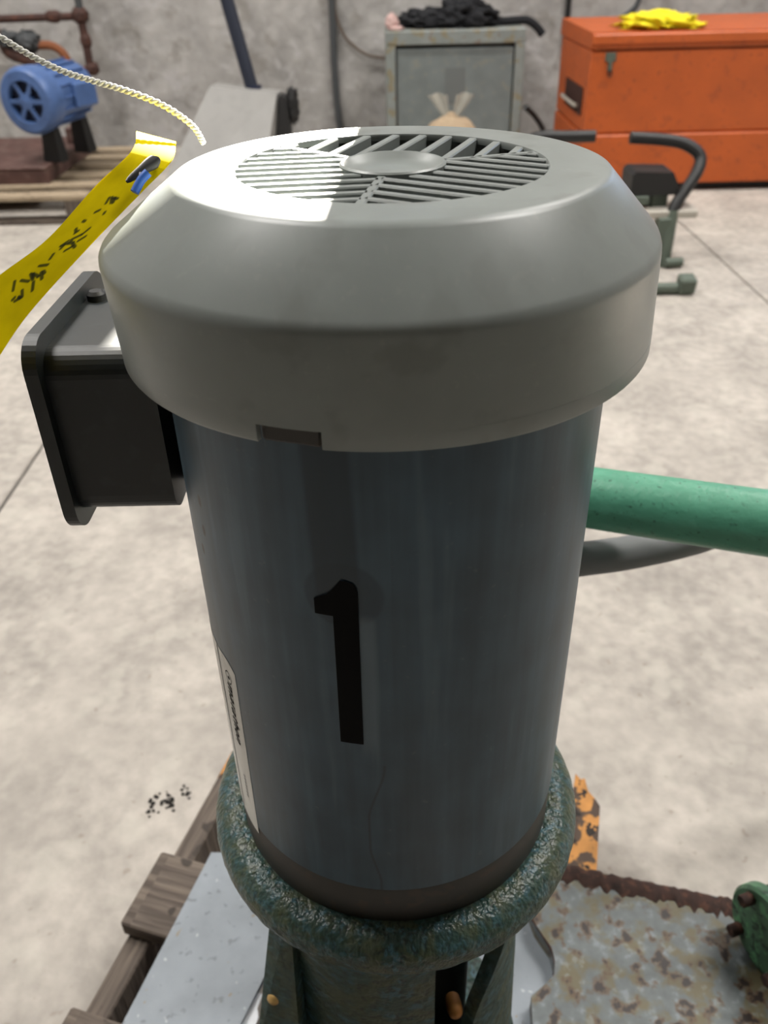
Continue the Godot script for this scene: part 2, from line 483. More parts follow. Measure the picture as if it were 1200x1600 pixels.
# paint of the motor shell, unrolled: u once round, v from top (0) to bottom (1) of the shell
func motor_paint() -> StandardMaterial3D:
	var w := 1024
	var h := 512
	var n := FastNoiseLite.new()
	n.seed = 24
	n.frequency = 1.0
	n.fractal_octaves = 4
	var cloud := nz(25, w, h, 0.012, 4)
	var fine := nz(26, w, h, 0.06, 3)
	var top := YM + 0.02
	var bot := 0.604
	var t := pic(w, h, func(x: int, y: int, i: int) -> Color:
		var ang := 360.0 * x / w
		if ang > 180.0:
			ang -= 360.0
		var hy := lerpf(top, bot, float(y) / h)
		var s := n.get_noise_2d(x * 0.03, y * 0.002)
		var s2 := n.get_noise_2d(x * 0.11 + 50.0, y * 0.006)
		var c := Color(0.228, 0.318, 0.375)
		c = c * (1.0 + 0.16 * s + 0.06 * s2 + 0.10 * (cloud[i] - 128) / 128.0)
		# dusty pale streaks and scuffs
		c = c.lerp(Color(0.37, 0.44, 0.475), ss(0.18, 0.5, s) * 0.28)
		c = c.lerp(Color(0.46, 0.49, 0.50), ss(0.84, 0.95, fine[i] / 255.0) * 0.25)
		# oil run down to the numeral
		var run := ss(6.2, 4.6, absf(ang + 13.4 + (hy - 0.83) * 20.0)) * ss(0.785, 0.80, hy)
		c = c.lerp(Color(0.12, 0.19, 0.235), run * 0.75)
		var ring := Vector2((ang + 11.5) * 0.00161, hy - 0.796).length()
		c = c.lerp(Color(0.13, 0.195, 0.24), ss(0.0165, 0.0145, ring) * 0.5)
		# paler dusty flanks either side of the numeral
		var flank := ss(3.2, 1.2, absf(ang + 6.2 + (0.8 - hy) * 5.0)) * ss(0.70, 0.72, hy) * ss(0.789, 0.783, hy)
		c = c.lerp(Color(0.42, 0.48, 0.52), flank * 0.6)
		# fine scratch below the numeral
		var sc := absf(ang - (-3.0 - 5.0 * ss(0.70, 0.66, hy) + 3.0 * ss(0.64, 0.61, hy)))
		if hy < 0.70:
			c = c.lerp(Color(0.17, 0.19, 0.20), ss(0.55, 0.1, sc) * 0.6)
		for chip in [[-56.5, 0.815], [-60.5, 0.787], [-57.0, 0.80]]:
			var d := Vector2((ang - chip[0]) * 0.00161, (hy - chip[1]) * 0.5).length()
			c = c.lerp(Color(0.05, 0.05, 0.05), ss(0.0017, 0.0009, d))
		return c)
	var m := mat(Color.WHITE, 0.42)
	m.albedo_texture = t
	return m

func tag_paint() -> StandardMaterial3D:
	var w := 512
	var h := 96
	var g := RandomNumberGenerator.new()
	g.seed = 7
	var strokes := []        # short pen strokes of an unreadable scrawl
	for s in [[0.455, 2], [0.49, 1], [0.53, 2], [0.575, 4], [0.63, 2], [0.67, 3], [0.72, 3], [0.80, 4]]:
		for k in s[1] * 2:
			var p := Vector2(s[0] * w + g.randf_range(-9, 9), h * 0.52 + g.randf_range(-12, 12))
			strokes.append([p, p + Vector2(g.randf_range(-8, 8), g.randf_range(-14, 14))])
	var n := nz(8, w, h, 0.02, 3)
	var t := pic(w, h, func(x: int, y: int, i: int) -> Color:
		var c := Color(0.80, 0.72, 0.03) * (0.95 + 0.1 * n[i] / 255.0)
		var p := Vector2(x, y)
		for s in strokes:
			if absf(p.x - s[0].x) < 16.0:
				var q := Geometry2D.get_closest_point_to_segment(p, s[0], s[1])
				c = c.lerp(Color(0.16, 0.17, 0.12), ss(3.2, 1.0, q.distance_to(p)) * 0.75)
		return c)
	var m := mat(Color.WHITE, 0.8, 0.0, 0.1)
	m.albedo_texture = t
	m.texture_repeat = false
	m.backlight_enabled = true
	m.backlight = Color(0.30, 0.27, 0.02)
	m.cull_mode = BaseMaterial3D.CULL_DISABLED
	return m

# ---------------------------------------------------------------- scene
func _ready() -> void:
	# camera
	var cam := Camera3D.new()
	cam.name = "camera"
	cam.fov = 62.82
	cam.near = 0.02
	cam.far = 60.0
	add_child(cam)
	var right := Vector3(0.99975707, -0.02107575, 0.00645172)
	var up := Vector3(0.02107184, 0.82807787, -0.56021694)
	cam.transform = Transform3D(Basis(right, up, right.cross(up)).orthonormalized(), Vector3(0, 1.0, 0.33603))
	var att := CameraAttributesPhysical.new()
	att.frustum_focal_length = 19.65
	att.frustum_focus_distance = 0.36
	att.exposure_aperture = 9.5
	cam.attributes = att
	cam.fov = 62.82
	cam.current = true
	# sky, exposure
	var we := WorldEnvironment.new()
	we.name = "environment"
	var e := Environment.new()
	e.background_mode = Environment.BG_SKY
	var sky := Sky.new()
	var ps := ProceduralSkyMaterial.new()
	ps.sky_top_color = Color(0.42, 0.58, 0.82)
	ps.sky_horizon_color = Color(0.75, 0.80, 0.86)
	ps.ground_bottom_color = Color(0.3, 0.29, 0.27)
	ps.ground_horizon_color = Color(0.62, 0.63, 0.63)
	ps.sky_energy_multiplier = 3.0
	sky.sky_material = ps
	e.sky = sky
	e.tonemap_mode = Environment.TONE_MAPPER_LINEAR
	e.tonemap_exposure = 0.82
	e.sdfgi_enabled = true
	e.ssao_enabled = true
	e.ssil_enabled = true
	we.environment = e
	add_child(we)
	# sun, coming in through the small high window in the back wall
	var sun := DirectionalLight3D.new()
	sun.name = "sun"
	var el := deg_to_rad(22.0)
	sun.basis = Basis.looking_at(Vector3(-0.05 * cos(el), -sin(el), 0.9987 * cos(el)), Vector3.UP)
	sun.light_color = Color(1.0, 0.97, 0.92)
	sun.light_energy = 42.0
	sun.light_angular_distance = 0.1
	sun.shadow_enabled = true
	sun.sky_mode = DirectionalLight3D.SKY_MODE_LIGHT_ONLY
	add_child(sun)
	lamps()
	materials()
	room()
	motor()
	pump()
	pallet_and_plates()
	pipes_near()
	tag_and_cord()
	job_box()
	cabinet()
	hand_cart()
	blue_pump()
	hood_stand()
	small_things()

func lamps() -> void:
	var glow := mat(Color(0.95, 0.95, 0.93), 0.6)
	glow.emission_enabled = true
	glow.emission = Color(1.0, 0.985, 0.965)
	glow.emission_energy_multiplier = 4.0
	var body := mat(Color(0.8, 0.8, 0.8), 0.5)
	var spots := [Vector3(-1.9, 4.1, -3.5), Vector3(1.9, 4.1, -3.5), Vector3(-1.9, 4.1, -1.2), Vector3(1.9, 4.1, -1.2)]
	var place := ["back left", "back right", "front left", "front right"]
	for i in spots.size():
		var t := thing("ceiling_lamp", "long white batten lamp on the workshop ceiling, %s of the four" % place[i], "lamp", spots[i], 0.0, "batten lamps on the ceiling")
		obj("housing", MB.new().block(-0.7, 0.7, 0.03, 0.2, -0.12, 0.12, 0.01), body, t)
		obj("diffuser", MB.new().block(-0.68, 0.68, 0.0, 0.03, -0.1, 0.1, 0.005), glow, t)
		var l := AreaLight3D.new()
		l.name = "lamp_light"
		l.area_size = Vector2(1.36, 0.2)
		l.light_color = Color(1.0, 0.985, 0.965)
		l.light_energy = 10.5 if i < 2 else 14.0
		l.light_size = 0.2
		l.area_range = 14.0
		l.area_attenuation = 2.0
		l.shadow_enabled = true
		l.position = Vector3(0, -0.012, 0)
		l.rotation_degrees.x = -90.0
		t.add_child(l, true)

func room() -> void:
	# floor of three poured slabs
	var f := Node3D.new()
	f.name = "floor"
	f.set_meta("kind", "structure")
	add_child(f)
	obj("slab", MB.new().block(-4.2, -0.853, -0.12, 0.0, -5.4, 5.2, 0.004), M.floor, f)
	obj("slab", MB.new().block(-0.847, 1.257, -0.12, 0.0, -5.4, 5.2, 0.004), M.floor, f)
	obj("slab", MB.new().block(1.263, 4.4, -0.12, 0.0, -5.4, 5.2, 0.004), M.floor, f)
	obj("joint_filler", MB.new().block(-0.86, -0.84, -0.12, -0.006, -5.4, 5.2, 0.0005).block(1.25, 1.27, -0.12, -0.006, -5.4, 5.2, 0.0005), M.crumb, f)
	# back wall with two window openings: a small high one and one beyond the orange chest
	var holes := [[0.128, 0.269, 2.85, 3.4], [2.7, 3.5, 1.35, 2.35]]
	var back := MB.new().block(-4.2, holes[0][0], -0.1, 4.3, -5.4, -5.2, 0.001).block(holes[0][1], holes[1][0], -0.1, 4.3, -5.4, -5.2, 0.001).block(holes[1][1], 4.4, -0.1, 4.3, -5.4, -5.2, 0.001)
	for h in holes:
		back.block(h[0], h[1], -0.1, h[2], -5.4, -5.2, 0.0005).block(h[0], h[1], h[3], 4.3, -5.4, -5.2, 0.0005)
	struct("wall_back", back, M.wall)
	struct("wall_left", MB.new().block(-4.2, -4.0, -0.1, 4.3, -5.2, 5.0, 0.001), M.wall)
	struct("wall_right", MB.new().block(4.2, 4.4, -0.1, 4.3, -5.2, 5.0, 0.001), M.wall)
	struct("wall_front", MB.new().block(-4.2, 4.4, -0.1, 4.3, 5.0, 5.2, 0.001), mat(Color(0.34, 0.33, 0.32), 0.9))
	struct("ceiling", MB.new().block(-4.2, 4.4, 4.3, 4.5, -5.4, 5.2, 0.001), M.ceiling)
	for k in 2:
		var x0: float = holes[k][0]
		var x1: float = holes[k][1]
		var y0: float = holes[k][2]
		var y1: float = holes[k][3]
		var win := Node3D.new()
		win.name = "window_%d" % (k + 1)
		win.set_meta("kind", "structure")
		add_child(win)
		obj("window_frame", MB.new().block(x0, x0 + 0.02, y0, y1, -5.34, -5.3, 0.002).block(x1 - 0.02, x1, y0, y1, -5.34, -5.3, 0.002).block(x0 + 0.02, x1 - 0.02, y0, y0 + 0.02, -5.34, -5.3, 0.002).block(x0 + 0.02, x1 - 0.02, y1 - 0.02, y1, -5.34, -5.3, 0.002), M.frame, win)
		obj("pane", MB.new().block(x0 + 0.02, x1 - 0.02, y0 + 0.02, y1 - 0.02, -5.323, -5.317, 0.0005), M.glass, win)

func lean(y: float) -> Vector3:      # the pressed cover sits a few millimetres askew
	return Vector3(lerpf(-0.0016, 0.0035, clampf((y - YM - 0.04) / 0.023, 0, 1)) * ss(0.0, 0.04, y - YM), 0, 0)

func motor() -> void:
	var t := thing("electric_motor", "grey vertical electric motor marked 1 standing on the corroded pump flange", "motor", Vector3(0, 0.555, 0))
	var off := Transform3D(Basis(), Vector3(0, -0.555, 0))
	var y := YM
	var yt := YM + 0.0638
	# shell
	obj("shell", MB.new().revolve(PackedVector2Array([Vector2(0.0915, 0.604), Vector2(0.0925, 0.6048), Vector2(0.0925, y + 0.02)]), false, 0, 360, 144, off).revolve(PackedVector2Array([Vector2(0.0925, y + 0.02), Vector2(0.0, y + 0.02)]), false, 0, 360, 72, off), M.motor, t)
	obj("end_band", MB.new().revolve(PackedVector2Array([Vector2(0.0, 0.556), Vector2(0.091, 0.556), Vector2(0.092, 0.558), Vector2(0.0922, 0.602), Vector2(0.0912, 0.6045), Vector2(0.05, 0.6045)]), false, 0, 360, 120, off), M.band, t, "dark brown bearing band at the foot of the motor")
	# fan cover: rim with a notch, sloping shoulder, flat top ring
	var cover := MB.new()
	var rs := 0.0585
	cover.revolve(PackedVector2Array([Vector2(0.1071, y + 0.0065), Vector2(0.1073, y + 0.0375), Vector2(0.1071, y + 0.0392), Vector2(0.1064, y + 0.0408), Vector2(0.1052, y + 0.0424), Vector2(0.0826, y + 0.0620), Vector2(0.0814, y + 0.0630), Vector2(0.0798, y + 0.0636), Vector2(0.0782, yt), Vector2(rs + 0.0006, yt), Vector2(rs, yt - 0.0008), Vector2(rs, yt - 0.0025), Vector2(0.078, yt - 0.0025), Vector2(0.1045, y + 0.039), Vector2(0.1045, y + 0.0065)]), true, 0, 360, 144, off, lean)
	cover.revolve(PackedVector2Array([Vector2(0.1064, y - 0.0003), Vector2(0.1071, y + 0.0008), Vector2(0.1071, y + 0.0066), Vector2(0.1045, y + 0.0066), Vector2(0.1045, y)]), true, -11.2, 336.8, 132, off)
	var cv := obj("fan_cover", cover, M.cover, t, "lighter grey fan cover with slotted top")
	var cx := 0.0035
	var slat := func(p: Vector2, q: Vector2, wide: float) -> void:      # bar from p to q in the plane of the top
		var d := q - p
		var b := Basis(Vector3(d.x, 0, d.y).normalized(), Vector3.UP, Vector3(d.x, 0, d.y).normalized().cross(Vector3.UP))
		var m := (p + q) * 0.5
		obj("slat", MB.new().box(Transform3D(b, Vector3(m.x + cx, yt - 0.0033 - 0.555, m.y)), Vector3(d.length(), 0.0062, wide), 0.0005), M.cover, cv)
	var rh := 0.0195
	# three sectors, each with its own run of parallel slats, parted by ribs
	for sec in [[-16.0, 101.0, 31.0, 0.0088, 0.0034], [101.0, 221.0, 174.0, 0.0088, 0.0038], [221.0, 344.0, 291.0, 0.0115, 0.0038]]:
		var t0 := deg_to_rad(sec[0])
		var t1 := deg_to_rad(sec[1])
		var d := Vector2(cos(deg_to_rad(sec[2])), sin(deg_to_rad(sec[2])))
		var nn := Vector2(-d.y, d.x)
		slat.call(Vector2(cos(t0), sin(t0)) * (rh - 0.001), Vector2(cos(t0), sin(t0)) * (rs + 0.001), 0.0036)
		for k in range(-8, 9):
			var start := -1.0
			var last := 0.0
			for q in 241:
				var tt := -0.06 + 0.0005 * q
				var p: Vector2 = nn * (k + 0.4) * sec[3] + d * tt
				var ang := fposmod(atan2(p.y, p.x) - t0, TAU)
				var inside := p.length() > rh - 0.001 and p.length() < rs + 0.0008 and ang < t1 - t0 and q < 240
				if inside:
					if start < -0.5:
						start = tt
					last = tt
				elif start > -0.5:
					if last - start > 0.005:
						slat.call(nn * (k + 0.4) * sec[3] + d * start, nn * (k + 0.4) * sec[3] + d * last, sec[4])
					start = -1.0
	var hub := MB.new().revolve(PackedVector2Array([Vector2(0.0, yt - 0.008), Vector2(rh + 0.0006, yt - 0.008), Vector2(rh + 0.0008, yt + 0.0002), Vector2(rh, yt + 0.0008), Vector2(rh - 0.0012, yt + 0.0006), Vector2(rh - 0.003, yt - 0.0012), Vector2(0.008, yt - 0.0022), Vector2(0.0, yt - 0.0024)]), false, 0, 360, 64, off.translated(Vector3(cx + 0.0005, 0, 0)))
	obj("hub_dish", hub, M.cover, cv)
	obj("clip", MB.new().box(Transform3D(Basis(Vector3.UP, deg_to_rad(-17.3)), Vector3(0.0985 * sin(deg_to_rad(-17.3)), y + 0.003 - 0.555, 0.0985 * cos(deg_to_rad(-17.3)))), Vector3(0.021, 0.0075, 0.0118), 0.001), M.band, cv)
	# cooling fan seen dark through the slots
	var fan := MB.new().revolve(PackedVector2Array([Vector2(0.0, y + 0.026), Vector2(0.075, y + 0.026), Vector2(0.075, y + 0.028), Vector2(0.02, y + 0.029), Vector2(0.018, y + 0.05), Vector2(0.0, y + 0.05)]), false, 0, 360, 48, off)
	for k in 7:
		fan.box(Transform3D(Basis(Vector3.UP, TAU * k / 7.0), Vector3.ZERO) * Transform3D(Basis(), Vector3(0.045, y + 0.039 - 0.555, 0)), Vector3(0.055, 0.02, 0.003), 0.0005)
	obj("cooling_fan", fan, M.inside, t)
	# black numeral, slanting with the shell
	var num := MB.new()
	var on := func(ang: float, hy: float, out := 0.0005) -> Vector3:
		var a := deg_to_rad(ang)
		return Vector3((0.0925 + out) * sin(a), hy - 0.555, (0.0925 + out) * cos(a))
	var skew := func(a: float, hy: float) -> float: return a - (0.8 - hy) * 5.3
	var head := [[-18.63, 0.7935], [-18.2, 0.7937], [-15.4, 0.7963], [-14.3, 0.7980], [-12.9, 0.8012], [-11.9, 0.8037], [-10.5, 0.8037], [-8.8, 0.8026], [-7.95, 0.8006], [-7.75, 0.7985]]
	var top_at := func(a: float) -> float:
		for i in head.size() - 1:
			if a <= head[i + 1][0]:
				return lerpf(head[i][1], head[i + 1][1], (a - head[i][0]) / (head[i + 1][0] - head[i][0]))
		return head[-1][1]
	num.grid(func(u: float, v: float) -> Vector3:
		var a := lerpf(-18.63, -14.02, u)
		return on.call(a, lerpf(0.7857, top_at.call(a), v)), 14, 6)
	num.grid(func(u: float, v: float) -> Vector3:
		var a := lerpf(-14.02, -7.75, u)
		var hy := lerpf(0.7138, top_at.call(a), v)
		return on.call(skew.call(a, hy), hy), 20, 10)
	obj("numeral", num, M.ink, t, "black number 1 on the shell")
	# white name plate sticker with its lettering running down
	var lab := MB.new().grid(func(u: float, v: float) -> Vector3:
		var a := lerpf(-112.0, -51.9, u)
		var cut := 0.0045 * pow(clampf((a + 58.0) / 6.1, 0, 1), 2.0)
		var hy := lerpf(0.5990, 0.7268 - cut, v)
		return on.call(a - (0.726 - hy) * 17.0, hy, 0.00015), 40, 8)
	var pl := obj("name_plate", lab, M.label, t, "white sticker lettered marathon")
	var tm := TextMesh.new()
	var sf := SystemFont.new()
	sf.font_names = PackedStringArray(["Droid Sans"])
	sf.font_weight = 700
	tm.font = sf
	tm.text = "marathon"
	tm.font_size = 32
	tm.pixel_size = 0.001
	tm.depth = 0.0
	tm.curve_step = 1.0
	var ar := tm.get_mesh_arrays()
	var vs: PackedVector3Array = ar[Mesh.ARRAY_VERTEX]
	var ix: PackedInt32Array = ar[Mesh.ARRAY_INDEX]
	var lo := Vector2(1e9, 1e9)
	var hi := Vector2(-1e9, -1e9)
	for p in vs:
		lo = lo.min(Vector2(p.x, p.y)); hi = hi.max(Vector2(p.x, p.y))
	var txt := MB.new()
	var lay := func(p: Vector3) -> Vector3:
		var s := (p.x - lo.x) / (hi.x - lo.x)
		var q := (p.y - lo.y) / (hi.y - lo.y)
		var hy := lerpf(0.7085, 0.666, s + 0.03 * (q - 0.5))
		return on.call(lerpf(-59.0, -54.9, q) - 0.8 * s, hy, 0.0003)
	var count := ix.size() if ix.size() else vs.size()
	for k in range(0, count, 3):
		var q := []
		for j in 3:
			q.append(lay.call(vs[ix[k + j] if ix.size() else k + j]))
		txt.flat(q[0], q[1], q[2], Vector3(q[0].x, 0, q[0].z))
	# round mark in front of the word: ring and dot
	txt.grid(func(u: float, v: float) -> Vector3:
		var a := TAU * u
		var r := lerpf(0.0042, 0.0036, v)
		return on.call(-57.2 + sin(a) * r / 0.00161 * 0.75, 0.7140 + cos(a) * r, 0.0003), 28, 1, true)
	txt.grid(func(u: float, v: float) -> Vector3:
		var a := TAU * u
		return on.call(-57.0 + sin(a) * 0.0011 * v / 0.00161, 0.7140 + cos(a) * 0.0011 * v, 0.0003), 14, 1)
	obj("lettering", txt, M.ink, pl)
	var rule := MB.new()
	rule.grid(func(u: float, v: float) -> Vector3: return on.call(lerpf(-64.6, -63.6, u) - 2.0 * (1.0 - v), lerpf(0.602, 0.7262, v), 0.0003), 1, 8)
	for k in 7:
		rule.grid(func(u: float, v: float) -> Vector3: return on.call(lerpf(-59.0, -57.6, u), 0.6415 - 0.0027 * k - 0.0016 * v, 0.0003), 2, 1)
	obj("printed_rule", rule, M.greyink, pl)
	# conduit box on the motor's left: housing, overhanging lid, screw
	var bx := MB.new().prism(rounded(-0.080, 0.012, 0.782, 0.862, 0.011), 0.046, Transform3D(Basis(Vector3(0, 0, 1), Vector3(0, 1, 0), Vector3(-1, 0, 0)), Vector3(-0.0985, -0.555, 0)))
	var cb := obj("conduit_box", bx, M.boxdark, t, "black green conduit box on the side of the motor")
	bx = MB.new().block(-0.1005, -0.088, 0.786 - 0.555, 0.85 - 0.555, -0.055, -0.010, 0.003)
	obj("box_neck", bx, M.boxdark, cb)
	var lid := MB.new().prism(rounded(-0.0875, 0.0175, 0.7745, 0.869, 0.013), 0.006, Transform3D(Basis(Vector3(0, 0, 1), Vector3(0, 1, 0), Vector3(-1, 0, 0)), Vector3(-0.1435, -0.555, 0)))
	obj("lid", lid, M.boxdark, cb)
	obj("screw", MB.new().revolve(PackedVector2Array([Vector2(0.0, 0.0), Vector2(0.0045, 0.0), Vector2(0.0045, 0.003), Vector2(0.003, 0.0045), Vector2(0.0, 0.0045)]), false, 0, 360, 16, Transform3D(Basis(), Vector3(-0.138, 0.862 - 0.555, -0.055))), M.black, cb)

func pump() -> void:
	var t := thing("pump", "blue-green corroded cast iron pump carrying the motor on its round flange", "pump", Vector3(0, 0.178, 0))
	var off := Transform3D(Basis(), Vector3(0, -0.178, 0))
	# fat rounded flange, rough with corrosion
	var no := FastNoiseLite.new()
	no.seed = 5
	no.frequency = 90.0
	no.fractal_octaves = 3
	obj("flange_ring", MB.new().grid(func(u: float, v: float) -> Vector3:
		var a := TAU * (0.0 if u >= 1.0 else u)
		var b := TAU * (0.0 if v >= 1.0 else v)
		var d := Vector3(sin(a), 0, cos(a))
		var nrm := d * cos(b) + Vector3.UP * sin(b)
		var p := d * 0.0955 + Vector3(0, 0.5615, 0) + nrm * 0.0150
		return p + nrm * 0.0006 * no.get_noise_3dv(p) - Vector3(0, 0.178, 0), 200, 40), M.cast, t)
	obj("flange_plate", MB.new().revolve(PackedVector2Array([Vector2(0.03, 0.548), Vector2(0.094, 0.548), Vector2(0.094, 0.5558), Vector2(0.03, 0.5558)]), true, 0, 360, 96, off), M.cast, t)
	# bracket with two open windows between its walls
	var br := MB.new()
	for w in [[-150.0, 15.0], [60.0, 96.0], [168.0, 185.0]]:
		br.revolve(PackedVector2Array([Vector2(0.090, 0.25), Vector2(0.0825, 0.46), Vector2(0.0825, 0.53), Vector2(0.088, 0.551), Vector2(0.074, 0.551), Vector2(0.073, 0.46), Vector2(0.078, 0.25)]), true, w[0], w[1], 64, off)
	# the right wall spreads forward below, so the front window is an arch narrowing downwards
	var edge := func(y: float) -> float: return lerpf(34.0, 60.0, smoothstep(0.41, 0.50, y)) if y > 0.41 else lerpf(16.0, 34.0, smoothstep(0.36, 0.41, y))
	for s in [[0.0831, false], [0.0733, true]]:
		br.grid(func(u: float, v: float) -> Vector3:
			var y := lerpf(0.2505, 0.53, u)
			var a := deg_to_rad(lerpf(edge.call(y), 60.5, v))
			var r: float = s[0] + 0.0072 * maxf(0.46 - y, 0.0) / 0.21
			return Vector3(r * sin(a), y - 0.178, r * cos(a)), 30, 8, s[1])
	br.grid(func(u: float, v: float) -> Vector3:
		var y := lerpf(0.2505, 0.53, u)
		var a := deg_to_rad(edge.call(y))
		var r := lerpf(0.0733, 0.0831, v) + 0.0072 * maxf(0.46 - y, 0.0) / 0.21
		return Vector3(r * sin(a), y - 0.178, r * cos(a)), 30, 1)
	obj("bracket", br, M.castdull, t)
	obj("coupling", MB.new().revolve(PackedVector2Array([Vector2(0.0, 0.25), Vector2(0.052, 0.25), Vector2(0.052, 0.40), Vector2(0.034, 0.44), Vector2(0.03, 0.49), Vector2(0.022, 0.51), Vector2(0.014, 0.512), Vector2(0.014, 0.549), Vector2(0.0, 0.549)]), false, 0, 360, 40, off), M.darksteel, t, "dark steel shaft coupling seen through the bracket window")
	obj("lower_flange", MB.new().revolve(PackedVector2Array([Vector2(0.0, 0.235), Vector2(0.093, 0.235), Vector2(0.095, 0.237), Vector2(0.095, 0.248), Vector2(0.093, 0.2505), Vector2(0.0, 0.2505)]), false, 0, 360, 72, off), M.castdull, t)
	obj("volute", MB.new().revolve(PackedVector2Array([Vector2(0.0, 0.1785), Vector2(0.07, 0.1785), Vector2(0.085, 0.19), Vector2(0.088, 0.205), Vector2(0.08, 0.225), Vector2(0.07, 0.2355), Vector2(0.0, 0.2355)]), false, 0, 360, 72, off), M.castdull, t)
	# lug at the left with its bronze bolt, another bolt in the window
	var lug := MB.new().hexa([Vector3(-0.101, 0.36, 0.072), Vector3(-0.066, 0.36, 0.086), Vector3(-0.06, 0.36, 0.03), Vector3(-0.10, 0.36, 0.03), Vector3(-0.0765, 0.52, 0.040), Vector3(-0.066, 0.52, 0.048), Vector3(-0.060, 0.52, 0.03), Vector3(-0.0765, 0.52, 0.03)].map(func(p: Vector3) -> Vector3: return p - Vector3(0, 0.178, 0)))
	obj("lug", lug, M.castdull, t)
	for b in [[Vector3(-0.0815, 0.4335, 0.060), Vector3(-0.15, 0.25, 1.0), M.bronze], [Vector3(0.036, 0.424, 0.066), Vector3(0.1, 0.5, 1.0), M.rustbolt]]:
		var d: Vector3 = b[1].normalized()
		var s: Vector3 = d.cross(Vector3.UP).normalized()
		var xf := Transform3D(Basis(s, d, s.cross(d)), b[0] - Vector3(0, 0.178, 0) - d * 0.006)
		obj("bolt", MB.new().revolve(PackedVector2Array([Vector2(0.0, -0.006), Vector2(0.0048, -0.006), Vector2(0.0052, 0.004), Vector2(0.0045, 0.008), Vector2(0.0025, 0.0102), Vector2(0.0, 0.0108)]), false, 0, 360, 20, xf), b[2], t, "bronze bolt end" if b[2] == M.bronze else "rusty bolt head")

